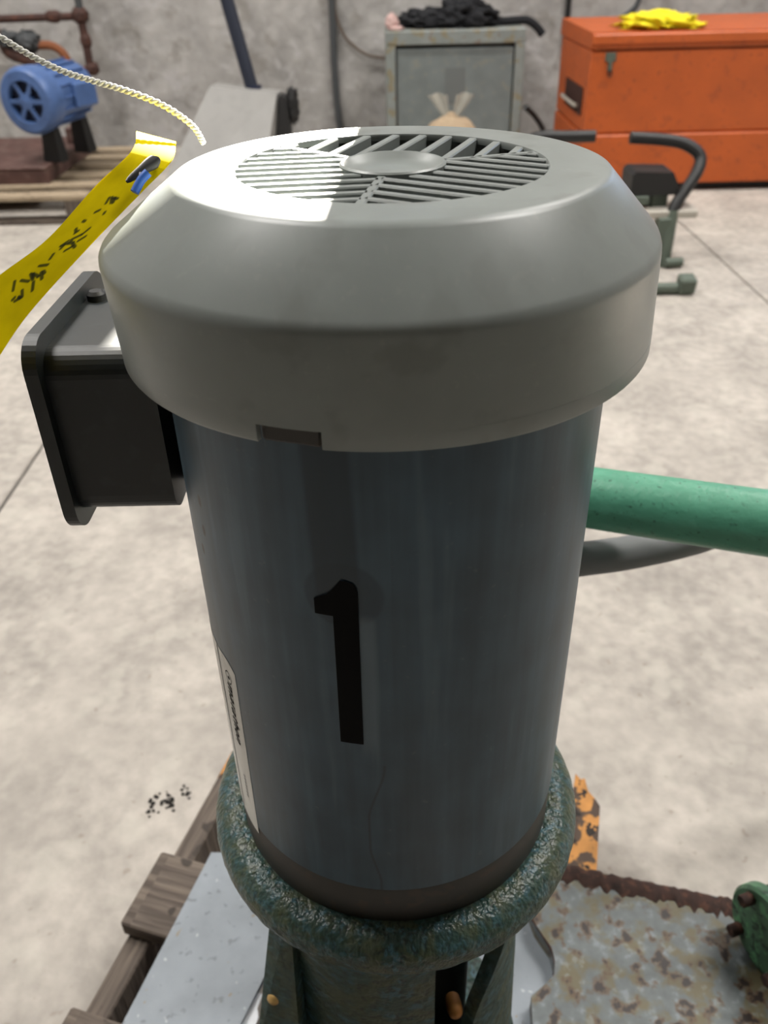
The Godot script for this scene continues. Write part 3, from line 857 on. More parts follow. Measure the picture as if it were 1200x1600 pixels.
func pallet_and_plates() -> void:
	# local x runs across the deck, local z along the bearers towards the viewer
	var turn := deg_to_rad(-17.2)
	var P := Vector3(-0.260, 0, -0.245)
	var t := thing("wooden_pallet", "weathered grey wooden pallet on the concrete floor under the pump base", "pallet", P, turn)
	var L := 0.60
	for x in [-0.006, 0.2]:
		obj("bearer", MB.new().block(x, x + 0.026, 0.018, 0.118, -0.172, 0.62, 0.002), M.woodlong, t)
	obj("bearer", MB.new().prism(PackedVector2Array([Vector2(0.434, -0.2575), Vector2(0.441, -0.25), Vector2(0.446, -0.253), Vector2(0.452, -0.235), Vector2(0.461, -0.226), Vector2(0.468, -0.216), Vector2(0.473, -0.10), Vector2(0.473, 0.62), Vector2(0.434, 0.62)]), 0.1, Transform3D(Basis(Vector3.RIGHT, Vector3(0, 0, 1), Vector3(0, -1, 0)), Vector3(0, 0.118, 0))), M.orangewood, t, "orange and black painted bearer with a splintered end")
	obj("painted_end", MB.new().block(-0.0065, 0.0205, 0.03, 0.1185, -0.1725, -0.125, 0.002), M.orangewood, t, "orange painted bearer end")
	for z in [0.0, 0.178, 0.36, 0.52]:
		obj("deck_board", MB.new().block(-0.012, 0.475, 0.118, 0.139, z, z + 0.09, 0.002), M.wood, t)
	for z in [-0.16, 0.15, 0.5]:
		obj("bottom_board", MB.new().block(-0.01, 0.475, 0.0, 0.018, z, z + 0.09, 0.002), M.wood, t)
	# grey sheet lying on the deck
	var flat_down := Basis(Vector3.RIGHT, Vector3(0, 0, 1), Vector3(0, -1, 0))
	var g := thing("grey_steel_plate", "clean blue-grey steel plate lying on the pallet left of the pump", "plate")
	obj("sheet", MB.new().prism(PackedVector2Array([Vector2(-0.211, -0.239), Vector2(-0.05, -0.235), Vector2(0.10, -0.20), Vector2(0.19, -0.13), Vector2(0.16, 0.05), Vector2(0.09, 0.06), Vector2(0.085, -0.10), Vector2(-0.10, -0.10), Vector2(-0.126, -0.121), Vector2(-0.153, -0.054), Vector2(-0.205, 0.13), Vector2(-0.325, 0.13), Vector2(-0.267, -0.056)]), 0.008, Transform3D(flat_down, Vector3(0, 0.1482, 0))), M.greyplate, g)
	var ws := thing("white_scrap", "torn white scraps stuck beside the grey plate by the pump lug", "scrap")
	obj("torn_piece", MB.new().prism(PackedVector2Array([Vector2(-0.1365, -0.1333), Vector2(-0.122, -0.1400), Vector2(-0.124, -0.126), Vector2(-0.1305, -0.1186), Vector2(-0.131, -0.109), Vector2(-0.1382, -0.1059), Vector2(-0.1465, -0.1092)]), 0.001, Transform3D(flat_down, Vector3(0, 0.142, 0))), M.whitescrap, ws)
	obj("torn_piece", MB.new().prism(PackedVector2Array([Vector2(-0.1500, -0.0836), Vector2(-0.141, -0.087), Vector2(-0.1358, -0.0852), Vector2(-0.1394, -0.0720), Vector2(-0.137, -0.064), Vector2(-0.1398, -0.0550), Vector2(-0.135, -0.04), Vector2(-0.165, -0.03), Vector2(-0.1594, -0.0542), Vector2(-0.1559, -0.0693)]), 0.001, Transform3D(flat_down, Vector3(0, 0.142, 0))), M.whitescrap, ws)
	# rusted base plate with its eaten edge
	var r := thing("rusted_base_plate", "pitted grey base plate with brown rust and a dark eaten edge right of the pump", "plate")
	var rim := PackedVector2Array([Vector2(0.112, 0.06), Vector2(0.125, -0.065), Vector2(0.138, -0.074), Vector2(0.150, -0.084), Vector2(0.153, -0.098), Vector2(0.152, -0.111), Vector2(0.146, -0.122), Vector2(0.140, -0.134), Vector2(0.135, -0.16), Vector2(0.13, -0.212)])
	var back := [Vector2(0.186, -0.197), Vector2(0.235, -0.186), Vector2(0.29, -0.172), Vector2(0.36, -0.154), Vector2(0.46, -0.128)]
	for p in back:
		rim.append(p)
	rim.append(Vector2(0.40, 0.10))
	obj("plate", MB.new().prism(rim, 0.022, Transform3D(Basis(Vector3.RIGHT, Vector3(0, 0, 1), Vector3(0, -1, 0)), Vector3(0, 0.1715, 0))), M.rustplate, r)
	var no := FastNoiseLite.new()
	no.seed = 9
	no.frequency = 60.0
	obj("rusted_edge", MB.new().grid(func(u: float, v: float) -> Vector3:
		var a := Vector2(0.13, -0.212).lerp(Vector2(0.46, -0.128), u)
		var n := no.get_noise_2d(a.x * 1.4, v * 0.02)
		var q := a + Vector2(-0.25, 0.97) * (lerpf(-0.004, 0.019, v) + 0.010 * no.get_noise_2d(a.x * 2.0, 3.0) * v + 0.004 * no.get_noise_2d(a.x * 1.3, 9.0) * (1.0 - v))
		return Vector3(q.x, 0.1719 + 0.0024 * sin(PI * v) - (0.012 if v < 0.05 else 0.0) + 0.0008 * n, q.y), 90, 6, true), M.rust, r, "dark brown rust along the back edge")
	obj("torn_edge", MB.new().tube(sm([Vector3(0.137, 0.170, -0.142), Vector3(0.147, 0.170, -0.121), Vector3(0.153, 0.170, -0.104), Vector3(0.151, 0.170, -0.085), Vector3(0.139, 0.170, -0.073), Vector3(0.126, 0.170, -0.064)], 4), 0.0016, 6), M.rust, r)

func pipes_near() -> void:
	# green pipe: riser behind the motor, bend, run to the right
	var t := thing("green_pipe", "thick green painted pipe running out to the right behind the motor", "pipe")
	var a := Vector3(0.156, 0.639, -0.212)
	var b := Vector3(0.271, 0.651, -0.155)
	var d := (b - a).normalized()
	var far := b + d * 0.9
	obj("run", MB.new().tube([a - d * 0.06, a, b, far], 0.0241, 36), M.pipe, t)
	var c := a - d * 0.06
	obj("elbow", MB.new().tube(sm([c + d * 0.004, c - d * 0.03 + Vector3(0, -0.006, 0), c - d * 0.055 + Vector3(0, -0.03, 0), c - d * 0.06 + Vector3(0, -0.062, 0)], 6), 0.0265, 28), M.pipe, t)
	var lowp := c - d * 0.06 + Vector3(0, -0.06, 0)
	obj("riser", MB.new().tube([lowp, Vector3(lowp.x, 0.173, lowp.z)], 0.0241, 28), M.pipe, t)
	obj("floor_leg", MB.new().tube([far - d * 0.05, far - d * 0.05 + Vector3(0, -far.y + 0.01, 0)], 0.0241, 24), M.pipe, t)
	# grey conduit with fine ribs
	var pts := sm([Vector3(0.02, 0.560, -0.200), Vector3(0.097, 0.584, -0.196), Vector3(0.156, 0.584, -0.205), Vector3(0.205, 0.583, -0.216), Vector3(0.262, 0.587, -0.231), Vector3(0.320, 0.592, -0.258), Vector3(0.42, 0.57, -0.33), Vector3(0.55, 0.40, -0.40), Vector3(0.66, 0.10, -0.42), Vector3(0.72, 0.015, -0.40), Vector3(0.95, 0.0145, -0.35)], 40)
	var rr := []
	for i in pts.size():
		rr.append(0.0138 + (0.0004 if i % 2 else 0.0))
	obj("grey_conduit", MB.new().tube(pts, rr, 20), M.hose)
	tag(get_node("grey_conduit"), "grey flexible conduit passing under the green pipe", "conduit")
	# green valve at the right edge of the base plate
	var v := thing("green_valve", "chipped light green valve body at the right end of the rusted plate", "valve", Vector3(0.372, 0.1725, -0.10), deg_to_rad(18.0))
	var side := Basis(Vector3(0, 0, 1), Vector3(1, 0, 0), Vector3(0, 1, 0))
	obj("flange", MB.new().revolve(PackedVector2Array([Vector2(0.0, 0.0), Vector2(0.044, 0.0), Vector2(0.047, 0.003), Vector2(0.047, 0.013), Vector2(0.044, 0.016), Vector2(0.0, 0.016)]), false, 0, 360, 40, Transform3D(side, Vector3(-0.03, 0.047, 0.0))), M.valve, v)
	obj("body", MB.new().blob(Vector3(0.03, 0.05, 0.0), Vector3(0.055, 0.045, 0.04), 0.1, 3), M.valve, v)
	obj("flange", MB.new().revolve(PackedVector2Array([Vector2(0.0, 0.0), Vector2(0.044, 0.0), Vector2(0.047, 0.003), Vector2(0.047, 0.013), Vector2(0.044, 0.016), Vector2(0.0, 0.016)]), false, 0, 360, 40, Transform3D(side, Vector3(0.075, 0.047, 0.0))), M.valve, v)
	for k in 4:
		var an := TAU * (k + 0.5) / 4.0
		obj("bolt", MB.new().revolve(PackedVector2Array([Vector2(0.0, -0.012), Vector2(0.006, -0.012), Vector2(0.006, 0.026), Vector2(0.0, 0.026)]), false, 0, 360, 6, Transform3D(side, Vector3(-0.03, 0.047 + 0.036 * sin(an), 0.036 * cos(an)))), M.rust, v)
	obj("stud", MB.new().tube([Vector3(-0.012, 0.012, 0.052), Vector3(-0.020, 0.07, 0.055)], 0.012, 14).tube([Vector3(-0.012, 0.0, 0.052), Vector3(-0.013, 0.014, 0.052)], 0.018, 6), M.rust, v, "brown rusty stud")

func tag_and_cord() -> void:
	var t := thing("yellow_tag", "yellow plastic tag strip with dark scrawl hanging from the left of the motor cover", "tag", Vector3(-0.095, 0.93, -0.04))
	var o := Vector3(-0.095, 0.93, -0.04)
	var A := [Vector3(-0.1079, 0.9319, -0.0662), Vector3(-0.1064, 0.9346, -0.0583), Vector3(-0.1014, 0.9325, -0.0280), Vector3(-0.1145, 0.9223, -0.0150), Vector3(-0.1321, 0.9066, 0.0019), Vector3(-0.1490, 0.8967, 0.0147), Vector3(-0.1631, 0.8876, 0.0294), Vector3(-0.1769, 0.8792, 0.0424)]
	var B := [Vector3(-0.0913, 0.9278, -0.0635), Vector3(-0.0893, 0.9305, -0.0557), Vector3(-0.0853, 0.9291, -0.0258), Vector3(-0.0961, 0.9202, -0.0137), Vector3(-0.1158, 0.9041, 0.0034), Vector3(-0.1381, 0.8845, 0.0228), Vector3(-0.1489, 0.8712, 0.0404), Vector3(-0.1584, 0.8601, 0.0552)]
	var ca := sm(A, 8)
	var cb := sm(B, 8)
	var n := ca.size() - 1
	var strip := MB.new()
	for s in [0.0, 0.0007]:
		strip.grid(func(u: float, v: float) -> Vector3:
			var i := mini(int(round(u * n)), n)
			var p: Vector3 = ca[i].lerp(cb[i], v)
			return p - o + Vector3(-0.1, 0.6, -0.75).normalized() * s, n, 4, s > 0.0)
	obj("strip", strip, tag_paint(), t)
	obj("hole_edge", MB.new().tube(sm([Vector3(-0.1005, 0.9238, -0.0113), Vector3(-0.0941, 0.9276, -0.0175), Vector3(-0.0892, 0.9298, -0.0227)].map(func(p: Vector3) -> Vector3: return p - o + Vector3(0, 0.0012, 0.0012)), 5), [0.0006, 0.0011, 0.0014, 0.0016, 0.0018, 0.0021, 0.0024, 0.0026, 0.0026, 0.0018, 0.001], 10), M.black, t, "dark slot with a cord knot")
	obj("tie", MB.new().tube(sm([Vector3(-0.0915, 0.9274, -0.0114), Vector3(-0.0943, 0.9250, -0.0097), Vector3(-0.0969, 0.9211, -0.0070)].map(func(p: Vector3) -> Vector3: return p - o + Vector3(0, 0.0008, 0.001)), 5), 0.0018, 8), M.blueplastic, t, "blue plastic tie")
	obj("knot", MB.new().tube(sm([Vector3(-0.0948, 0.9254, -0.0100), Vector3(-0.0945, 0.9279, -0.0117)].map(func(p: Vector3) -> Vector3: return p - o), 4), 0.0009, 8), M.cord, t)
	# white twisted cord, two strands
	var pts := sm([Vector3(-0.0797, 0.9282, -0.0675), Vector3(-0.0838, 0.9356, -0.0679), Vector3(-0.0954, 0.9437, -0.0688), Vector3(-0.1095, 0.9496, -0.0682), Vector3(-0.1221, 0.9539, -0.0664), Vector3(-0.1343, 0.9582, -0.0648), Vector3(-0.1462, 0.9643, -0.0642), Vector3(-0.1578, 0.9716, -0.0645), Vector3(-0.1717, 0.9794, -0.0652), Vector3(-0.25, 1.03, -0.06), Vector3(-0.5, 1.2, -0.04)], 20)
	var c := thing("white_twine", "thin white twisted twine slanting up to the left from the motor top", "twine")
	for k in 2:
		var st := []
		for i in pts.size():
			var d: Vector3 = (pts[mini(i + 1, pts.size() - 1)] - pts[maxi(i - 1, 0)]).normalized()
			var s := d.cross(Vector3.UP).normalized()
			var ph := i * 0.9 + PI * k
			st.append(pts[i] + (s * cos(ph) + s.cross(d) * sin(ph)) * 0.00072)
		obj("strand", MB.new().tube(st, 0.00078, 7), M.cord, c)

func job_box() -> void:
	var x0 := 0.925
	var x1 := 2.18
	var t := thing("orange_job_box", "big orange steel job site chest standing against the back wall", "tool chest", Vector3(x0, 0, -3.8))
	var w := x1 - x0
	obj("body", MB.new().block(0, w, 0.262, 0.60, -0.72, -0.012, 0.006).block(0.012, w - 0.012, 0.255, 0.264, -0.71, -0.018, 0.001), M.orange, t)
	obj("base", MB.new().block(-0.004, w + 0.004, 0.038, 0.256, -0.725, -0.004, 0.006), M.orange, t)
	# lid: sides slope up to the back, front lip hangs over the gap
	obj("lid", MB.new().hexa([Vector3(-0.006, 0.605, 0.0), Vector3(w + 0.006, 0.605, 0.0), Vector3(w + 0.006, 0.605, -0.73), Vector3(-0.006, 0.605, -0.73), Vector3(-0.006, 0.668, 0.0), Vector3(w + 0.006, 0.668, 0.0), Vector3(w + 0.006, 0.678, -0.73), Vector3(-0.006, 0.678, -0.73)]).block(-0.006, w + 0.006, 0.618, 0.664, -0.01, 0.012, 0.008), M.orange, t)
	obj("lid_gap", MB.new().block(0.02, w - 0.02, 0.598, 0.607, -0.70, -0.016, 0.0005), M.darkrecess, t)
	obj("plinth", MB.new().block(0.02, w - 0.02, 0.006, 0.039, -0.69, -0.05, 0.002), M.black, t)
	obj("skid", MB.new().block(0.06, 0.16, 0.0, 0.04, -0.70, -0.06, 0.003), M.black, t)
	obj("skid", MB.new().block(w - 0.16, w - 0.06, 0.0, 0.04, -0.70, -0.06, 0.003), M.black, t)
	var la := obj("latch", MB.new().block(0.062, 0.108, 0.555, 0.59, -0.014, -0.004, 0.003).block(0.076, 0.094, 0.515, 0.56, -0.014, 0.0, 0.003), M.greenmetal, t, "grey hasp on the front")
	obj("padlock_ring", MB.new().tube(sm([Vector3(0.08, 0.522, 0.004), Vector3(0.078, 0.505, 0.006), Vector3(0.085, 0.496, 0.006), Vector3(0.092, 0.505, 0.006), Vector3(0.09, 0.522, 0.004)], 5), 0.003, 8), M.black, la)
	# recessed carrying handle in the left side
	var hd := obj("handle_recess", MB.new().block(-0.006, 0.004, 0.325, 0.44, -0.50, -0.10, 0.002), M.darkrecess, t, "dark recess in the side")
	obj("handle", MB.new().tube([Vector3(-0.02, 0.365, -0.47), Vector3(-0.028, 0.365, -0.45), Vector3(-0.028, 0.365, -0.15), Vector3(-0.02, 0.365, -0.13)], 0.009, 10), M.palemetal, hd)
	# yellow cloth thrown on the lid
	var no := FastNoiseLite.new()
	no.seed = 12
	no.frequency = 2.2
	var cl := obj("yellow_cloth", MB.new().blob(Vector3(0, 0.018, 0), Vector3(0.16, 0.042, 0.10), 0.35, 21, 2.2, 32, 16, 0.0005).blob(Vector3(0.09, 0.010, 0.02), Vector3(0.11, 0.022, 0.07), 0.3, 22, 2.0, 28, 18, 0.0005), M.yellow)
	cl.position = Vector3(1.225, 0.6725, -3.92)
	tag(cl, "crumpled bright yellow cloth lying on the orange chest", "cloth")

func cabinet() -> void:
	var z := -4.5
	var t := thing("grey_cabinet", "low grey steel cabinet with a recessed door panel against the back wall", "cabinet", Vector3(0.385, 0, z))
	var hw := 0.355
	var top := 0.640
	obj("frame", MB.new().block(-hw, -hw + 0.05, 0.0, top - 0.066, -0.55, 0.0, 0.004).block(hw - 0.05, hw, 0.0, top - 0.066, -0.55, 0.0, 0.004).block(-hw, hw, top - 0.066, top, -0.55, 0.0, 0.006).block(-hw + 0.05, hw - 0.05, 0.0, 0.06, -0.55, 0.0, 0.004), M.cabinetframe, t)
	obj("back", MB.new().block(-hw + 0.05, hw - 0.05, 0.06, top - 0.066, -0.55, -0.53, 0.001), M.cabinet, t)
	obj("door", MB.new().block(-hw + 0.056, hw - 0.056, 0.066, top - 0.082, -0.04, -0.016, 0.004), M.cabinet, t)
	obj("gap", MB.new().block(-hw + 0.049, hw - 0.049, 0.059, top - 0.065, -0.06, -0.042, 0.0005), M.black, t)
	obj("patch", MB.new().block(-0.05, 0.055, 0.30, 0.47, -0.0165, -0.0145, 0.0005), mat(Color(0.41, 0.43, 0.43), 0.5), t, "faint darker rectangle on the door")
	# dark rags and hose end on top
	var rag := thing("black_rag", "heap of black rags with a trailing sleeve on top of the grey cabinet", "rag", Vector3(0.40, top, -4.72))
	obj("heap", MB.new().blob(Vector3(-0.15, 0.025, 0.0), Vector3(0.16, 0.055, 0.13), 0.3, 31, 2.4, 40, 24, 0.0005).blob(Vector3(0.04, 0.035, 0.02), Vector3(0.15, 0.085, 0.14), 0.34, 32, 2.4, 40, 24, 0.0005).blob(Vector3(-0.02, 0.02, 0.05), Vector3(0.22, 0.045, 0.12), 0.3, 35, 2.6, 40, 24, 0.0005), M.cloth, rag)
	obj("sleeve", MB.new().tube(sm([Vector3(0.12, 0.025, 0.02), Vector3(0.22, 0.018, 0.03), Vector3(0.31, 0.022, 0.04), Vector3(0.37, 0.020, 0.05), Vector3(0.42, -0.012, 0.05), Vector3(0.45, -0.045, 0.05)], 6), 0.020, 12), M.cloth, rag)
	var pk := obj("pink_wad", MB.new().blob(Vector3(0, 0.03, 0), Vector3(0.032, 0.04, 0.03), 0.25, 41, 2.4, 28, 18, 0.0005).blob(Vector3(0.02, 0.008, 0.02), Vector3(0.04, 0.012, 0.03), 0.2, 42, 2.0, 28, 18, 0.0005), M.pink)
	pk.position = Vector3(0.065, top, -4.56)
	tag(pk, "small pale pink wad at the left corner of the cabinet top", "wad")
	# tied plastic sack before the cabinet
	var s := thing("tied_sack", "tan sack with clear plastic ears tied on top, before the cabinet", "sack", Vector3(0.332, 0, -4.02))
	obj("sack_body", MB.new().blob(Vector3(0, 0.16, 0), Vector3(0.15, 0.162, 0.14), 0.06, 51, 2.5, 32, 22), M.sack, s)
	for k in 2:
		var sd := -1.0 if k == 0 else 1.0
		obj("plastic_ear", MB.new().grid(func(u: float, v: float) -> Vector3:
			var w := lerpf(0.012, 0.062, v)
			return Vector3(sd * (0.012 + 0.055 * v) + (u - 0.5) * w * 1.5, 0.305 + 0.115 * v - 0.02 * absf(u - 0.5), 0.016 * sin(u * 9.0 + k) * v), 12, 8), M.plastic, s)
	obj("knot", MB.new().blob(Vector3(0, 0.315, 0), Vector3(0.025, 0.022, 0.022), 0.2, 52, 2.5), M.sack, s)

func hand_cart() -> void:
	var t := thing("hand_cart", "low cart with bent black tube handles standing before the orange chest", "cart")
	var w := 0.021
	obj("handle", MB.new().tube(sm([Vector3(0.890, 0.410, -2.894), Vector3(1.0, 0.402, -2.890), Vector3(1.075, 0.390, -2.882), Vector3(1.125, 0.365, -2.865), Vector3(1.140, 0.335, -2.847), Vector3(1.118, 0.292, -2.815), Vector3(1.057, 0.217, -2.770), Vector3(1.036, 0.17, -2.75)], 6), w, 16), M.rubber, t)
	obj("handle", MB.new().tube(sm([Vector3(0.764, 0.417, -2.897), Vector3(0.66, 0.417, -2.899), Vector3(0.56, 0.417, -2.898), Vector3(0.50, 0.38, -2.88), Vector3(0.50, 0.27, -2.85), Vector3(0.52, 0.17, -2.80)], 6), w, 16), M.rubber, t)
	obj("bracket_leg", MB.new().tube([Vector3(1.037, 0.19, -2.752), Vector3(1.03, 0.10, -2.73), Vector3(1.025, 0.0, -2.72)], 0.022, 10).block(0.985, 1.03, 0.09, 0.17, -2.78, -2.72, 0.004), M.greenmetal, t)
	obj("deck", MB.new().block(0.50, 1.125, 0.165, 0.192, -2.90, -2.735, 0.004), M.palemetal, t)
	obj("bracket_leg", MB.new().tube([Vector3(0.53, 0.18, -2.78), Vector3(0.53, 0.0, -2.76)], 0.022, 10), M.greenmetal, t)
	obj("rear_leg", MB.new().tube([Vector3(0.78, 0.18, -2.88), Vector3(0.78, 0.0, -2.88)], 0.022, 10), M.greenmetal, t)
	obj("motor_box", MB.new().prism(PackedVector2Array([Vector2(0.885, 0.236), Vector2(1.052, 0.236), Vector2(1.058, 0.262), Vector2(1.03, 0.312), Vector2(0.90, 0.317), Vector2(0.885, 0.305)]), 0.14, Transform3D(Basis(), Vector3(0, 0, -2.92))), M.rubber, t, "black housing on the deck")
	obj("clamp", MB.new().block(0.86, 0.955, 0.205, 0.236, -2.86, -2.77, 0.004).block(0.97, 1.03, 0.188, 0.24, -2.88, -2.80, 0.004), M.greenmetal, t)
	obj("foot_bolt", MB.new().tube([Vector3(1.02, 0.02, -2.69), Vector3(1.085, 0.02, -2.70)], 0.017, 6), M.greenmetal, t)

func blue_pump() -> void:
	# pallet under it
	var p := thing("slatted_pallet", "pale slatted wooden pallet on the floor under the blue motor", "pallet", Vector3(-1.9, 0, -4.05))
	for k in 6:
		obj("slat", MB.new().block(-0.62, 0.60, 0.10, 0.12, 0.47 - 0.2 * k, 0.57 - 0.2 * k, 0.003), M.palewood, p)
	for x in [-0.6, -0.05, 0.50]:
		obj("bearer", MB.new().block(x, x + 0.09, 0.016, 0.10, -0.55, 0.57, 0.003), M.woodlong, p)
	for z in [-0.53, 0.0, 0.48]:
		obj("bottom_slat", MB.new().block(-0.62, 0.60, 0.0, 0.016, z, z + 0.09, 0.003), M.wood, p)
	# red-brown steel base
	var b := thing("red_steel_base", "red-brown steel channel base bolted under the blue motor", "base", Vector3(-1.835, 0.12, -4.05), 0.0)
	obj("channel", MB.new().block(-0.5, 0.30, 0.0, 0.062, -0.42, 0.33, 0.003), M.redsteel, b)
	obj("top_plate", MB.new().block(-0.5, 0.305, 0.062, 0.074, -0.42, 0.335, 0.003), M.redsteel, b)
	obj("rail", MB.new().block(0.24, 0.30, 0.074, 0.15, -0.40, -0.2, 0.004), M.redsteel, b)
	# blue motor turned to show its fan end
	var t := thing("blue_motor", "blue electric motor with a round spoked fan guard on the red steel base", "motor", Vector3(-1.555, 0.195, -3.80), 0.0)
	var ax := Vector3(0.30, 0.03, -0.953).normalized()
	var s := ax.cross(Vector3.UP).normalized()
	var xf := Transform3D(Basis(s, -ax, s.cross(-ax)), Vector3(-0.005, 0.265, 0.05)) * Transform3D(Basis().scaled(Vector3(1.14, 0.9, 1.14)), Vector3.ZERO)     # local y points at the viewer
	obj("fan_guard", MB.new().revolve(PackedVector2Array([Vector2(0.118, -0.10), Vector2(0.122, -0.02), Vector2(0.118, 0.0), Vector2(0.108, 0.012), Vector2(0.076, 0.014), Vector2(0.074, 0.010), Vector2(0.074, -0.02), Vector2(0.1, -0.03), Vector2(0.1, -0.10)]), true, 0, 360, 56, xf), M.bluepaint, t)
	var fan := MB.new().revolve(PackedVector2Array([Vector2(0.0, -0.03), Vector2(0.1, -0.03), Vector2(0.1, -0.022), Vector2(0.0, -0.022)]), false, 0, 360, 40, xf)
	obj("recess", fan, M.bluedark, t)
	for k in 6:
		obj("spoke", MB.new().box(xf * Transform3D(Basis(Vector3.UP, TAU * k / 6.0), Vector3.ZERO) * Transform3D(Basis(), Vector3(0.048, 0.004, 0)), Vector3(0.06, 0.01, 0.016), 0.002), M.bluepaint, t)
	obj("hub", MB.new().revolve(PackedVector2Array([Vector2(0.0, -0.02), Vector2(0.03, -0.02), Vector2(0.028, 0.01), Vector2(0.0, 0.014)]), false, 0, 360, 24, xf), M.bluepaint, t)
	var bodyp := MB.new().revolve(PackedVector2Array([Vector2(0.0, -0.42), Vector2(0.07, -0.42), Vector2(0.10, -0.40), Vector2(0.105, -0.38), Vector2(0.105, -0.10), Vector2(0.0, -0.10)]), false, 0, 360, 48, xf)
	obj("body", bodyp, M.bluepaint, t)
	for k in 16:
		var a := TAU * k / 16.0
		obj("fin", MB.new().box(xf * Transform3D(Basis(Vector3.UP, a), Vector3.ZERO) * Transform3D(Basis(), Vector3(0.108, -0.24, 0)), Vector3(0.014, 0.26, 0.005), 0.001), M.bluepaint, t)
	obj("terminal_box", MB.new().box(Transform3D(Basis(Vector3.UP, deg_to_rad(-24.0)), Vector3(0.165, 0.268, -0.155)), Vector3(0.10, 0.105, 0.14), 0.008), M.bluepaint, t)
	obj("foot", MB.new().hexa([Vector3(-0.02, 0.0, -0.03), Vector3(0.07, 0.0, 0.0), Vector3(0.09, 0.0, -0.06), Vector3(0.0, 0.0, -0.09), Vector3(0.0, 0.16, -0.03), Vector3(0.06, 0.16, -0.01), Vector3(0.07, 0.16, -0.06), Vector3(0.01, 0.16, -0.08)]), M.black, t, "black foot")
	obj("foot", MB.new().hexa([Vector3(0.06, 0.0, -0.24), Vector3(0.14, 0.0, -0.21), Vector3(0.16, 0.0, -0.28), Vector3(0.08, 0.0, -0.31), Vector3(0.07, 0.17, -0.24), Vector3(0.13, 0.17, -0.22), Vector3(0.14, 0.17, -0.27), Vector3(0.09, 0.17, -0.29)]), M.black, t, "black foot")
	# rusty pipework over it
	var r := thing("rusty_pipework", "rusty brown steam pipe loop with fittings on the wall above the blue motor", "pipework")
	var q := -4.9
	obj("pipe", MB.new().tube([Vector3(-2.6, 0.708, q), Vector3(-1.64, 0.716, q)], 0.019, 12), M.rustpipe, r)
	obj("pipe", MB.new().tube([Vector3(-1.605, 1.6, q), Vector3(-1.60, 0.72, q)], 0.02, 12), M.cable, r, "grey upright pipe")
	obj("pipe", MB.new().tube([Vector3(-1.605, 0.71, q), Vector3(-1.602, 0.60, q), Vector3(-1.605, 0.465, q)], 0.022, 12), M.rustpipe, r)
	obj("pipe", MB.new().tube(sm([Vector3(-1.60, 0.463, q), Vector3(-1.66, 0.455, q), Vector3(-1.71, 0.475, q), Vector3(-1.735, 0.54, q), Vector3(-1.79, 0.58, q), Vector3(-1.87, 0.585, q)], 5), 0.022, 12), M.rustorange, r)
	for f in [[Vector3(-1.605, 0.72, q), Vector3(0.045, 0.042, 0.04)], [Vector3(-1.595, 0.465, q), Vector3(0.04, 0.035, 0.035)], [Vector3(-1.75, 0.717, q), Vector3(0.05, 0.03, 0.03)], [Vector3(-1.6, 0.60, q), Vector3(0.03, 0.045, 0.03)]]:
		obj("fitting", MB.new().blob(f[0], f[1], 0.1, 61), M.rustpipe, r)
	obj("valve_cluster", MB.new().blob(Vector3(-1.92, 0.60, q), Vector3(0.07, 0.05, 0.05), 0.3, 65, 2.2).blob(Vector3(-2.02, 0.615, q), Vector3(0.06, 0.04, 0.05), 0.3, 66, 2.2).tube([Vector3(-1.9, 0.60, q), Vector3(-1.9, 0.66, q)], 0.02, 8), M.cable, r, "dark grey valve cluster")
	obj("pipe", MB.new().tube(sm([Vector3(-2.2, 0.70, q), Vector3(-2.07, 0.64, q), Vector3(-2.03, 0.55, q), Vector3(-1.9, 0.50, q), Vector3(-1.8, 0.42, q)], 5), 0.03, 12), M.rustpipe, r)
	for x in [-2.3, -1.66]:
		obj("wall_bracket", MB.new().block(x - 0.015, x + 0.015, 0.70, 0.725, -5.2, q, 0.002), M.rustpipe, r)

func hood_stand() -> void:
	var t := thing("sheet_metal_stand", "pale grey sloping sheet metal box with a dark blue post by the wall", "stand")
	obj("hood", MB.new().hexa([Vector3(-1.06, 0.0, -3.48), Vector3(-0.56, 0.0, -3.48), Vector3(-0.50, 0.0, -4.02), Vector3(-0.95, 0.0, -4.02), Vector3(-0.766, 0.49, -3.86), Vector3(-0.470, 0.452, -3.86), Vector3(-0.455, 0.452, -3.98), Vector3(-0.75, 0.49, -3.98)]), M.hood, t)
	obj("post", MB.new().tube([Vector3(-0.588, 0.45, -3.96), Vector3(-0.667, 0.817, -3.98), Vector3(-0.90, 1.85, -4.02)], 0.030, 14), M.postblue, t, "dark blue round post")
	obj("post_socket", MB.new().tube([Vector3(-0.580, 0.40, -3.955), Vector3(-0.590, 0.475, -3.962)], 0.042, 14), M.bluedark, t)
	obj("side_bracket", MB.new().hexa([Vector3(-0.50, 0.20, -3.82), Vector3(-0.42, 0.22, -3.86), Vector3(-0.42, 0.22, -3.96), Vector3(-0.50, 0.20, -3.96), Vector3(-0.458, 0.445, -3.87), Vector3(-0.425, 0.43, -3.88), Vector3(-0.42, 0.43, -3.96), Vector3(-0.45, 0.445, -3.96)]).blob(Vector3(-0.405, 0.40, -3.90), Vector3(0.028, 0.075, 0.03), 0.25, 71, 2.0), M.rubber, t, "dark side bracket")

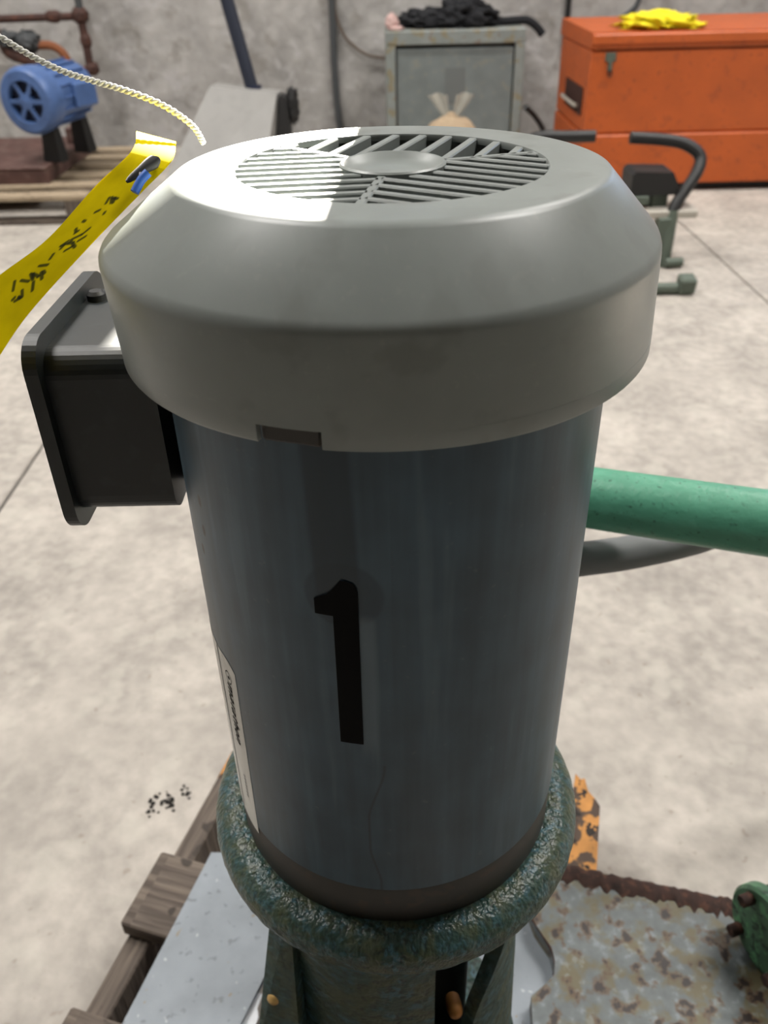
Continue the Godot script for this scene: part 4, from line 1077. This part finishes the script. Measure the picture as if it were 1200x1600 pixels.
func small_things() -> void:
	# hexagon-headed plug lying on the floor
	var f := thing("pipe_plug", "greenish steel bolt with a square head lying on the floor by the cart", "bolt", Vector3(0.93, 0.0, -2.425))
	obj("shank", MB.new().tube([Vector3(-0.08, 0.02, 0.0), Vector3(0.06, 0.02, 0.0)], 0.019, 14), M.greenmetal, f)
	obj("head", MB.new().box(Transform3D(Basis(Vector3.RIGHT, 0.2), Vector3(0.085, 0.0335, 0.0)), Vector3(0.055, 0.055, 0.055), 0.006), M.greenmetal, f)
	# cables on the back wall
	var z := -5.17
	var list := [
		["dark grey cable hanging straight down the back wall left of the cabinet", M.cable, 0.02, [Vector3(-0.265, 2.6, z), Vector3(-0.263, 0.75, z), Vector3(-0.266, 0.43, z), Vector3(-0.255, 0.13, z), Vector3(-0.22, 0.02, z)]],
		["thin brown wire curving across the wall towards the cabinet", M.browncable, 0.008, [Vector3(-0.25, 0.78, z), Vector3(-0.242, 0.673, z), Vector3(-0.21, 0.59, z), Vector3(-0.16, 0.53, z), Vector3(-0.06, 0.47, z), Vector3(0.1, 0.45, z)]],
		["black cable hanging behind the left end of the orange chest", M.rubber, 0.016, [Vector3(1.07, 2.4, z), Vector3(1.069, 0.72, z), Vector3(1.076, 0.5, z)]],
		["grey cable sagging on the wall over the orange chest", M.cable, 0.014, [Vector3(1.36, 0.62, z), Vector3(1.42, 0.655, z), Vector3(1.463, 0.714, z), Vector3(1.48, 0.9, z), Vector3(1.47, 1.8, z)]],
	]
	for k in list.size():
		tag(obj("wall_cable", MB.new().tube(sm(list[k][3], 6), list[k][2], 10), list[k][1]), list[k][0], "cable")
	var h := obj("black_hose", MB.new().tube(sm([Vector3(0.752, 0.285, -4.45), Vector3(0.775, 0.265, -4.48), Vector3(0.81, 0.235, -4.5), Vector3(0.855, 0.175, -4.5), Vector3(0.875, 0.11, -4.48), Vector3(0.865, 0.02, -4.45), Vector3(0.82, 0.014, -4.3)], 6), 0.014, 10), M.rubber)
	tag(h, "black hose drooping between the grey cabinet and the orange chest", "hose")
	# oily crumbs on the floor left of the pallet
	var g := RandomNumberGenerator.new()
	g.seed = 3
	var cr := MB.new()
	for k in 46:
		var r := pow(g.randf(), 0.7) * 0.028
		var a := g.randf() * TAU
		var s := g.randf_range(0.0012, 0.0034)
		cr.blob(Vector3(-0.322 + r * cos(a) + 0.4 * r * sin(a), s * 0.4, -0.42 - r * sin(a)), Vector3(s, s * 0.55, s), 0.2, 80 + k, 1.6, 8, 5)
	var c := obj("dirt_crumbs", cr, M.crumb)
	tag(c, "cluster of dark oily crumbs on the concrete left of the pallet", "dirt")
	c.set_meta("kind", "stuff")
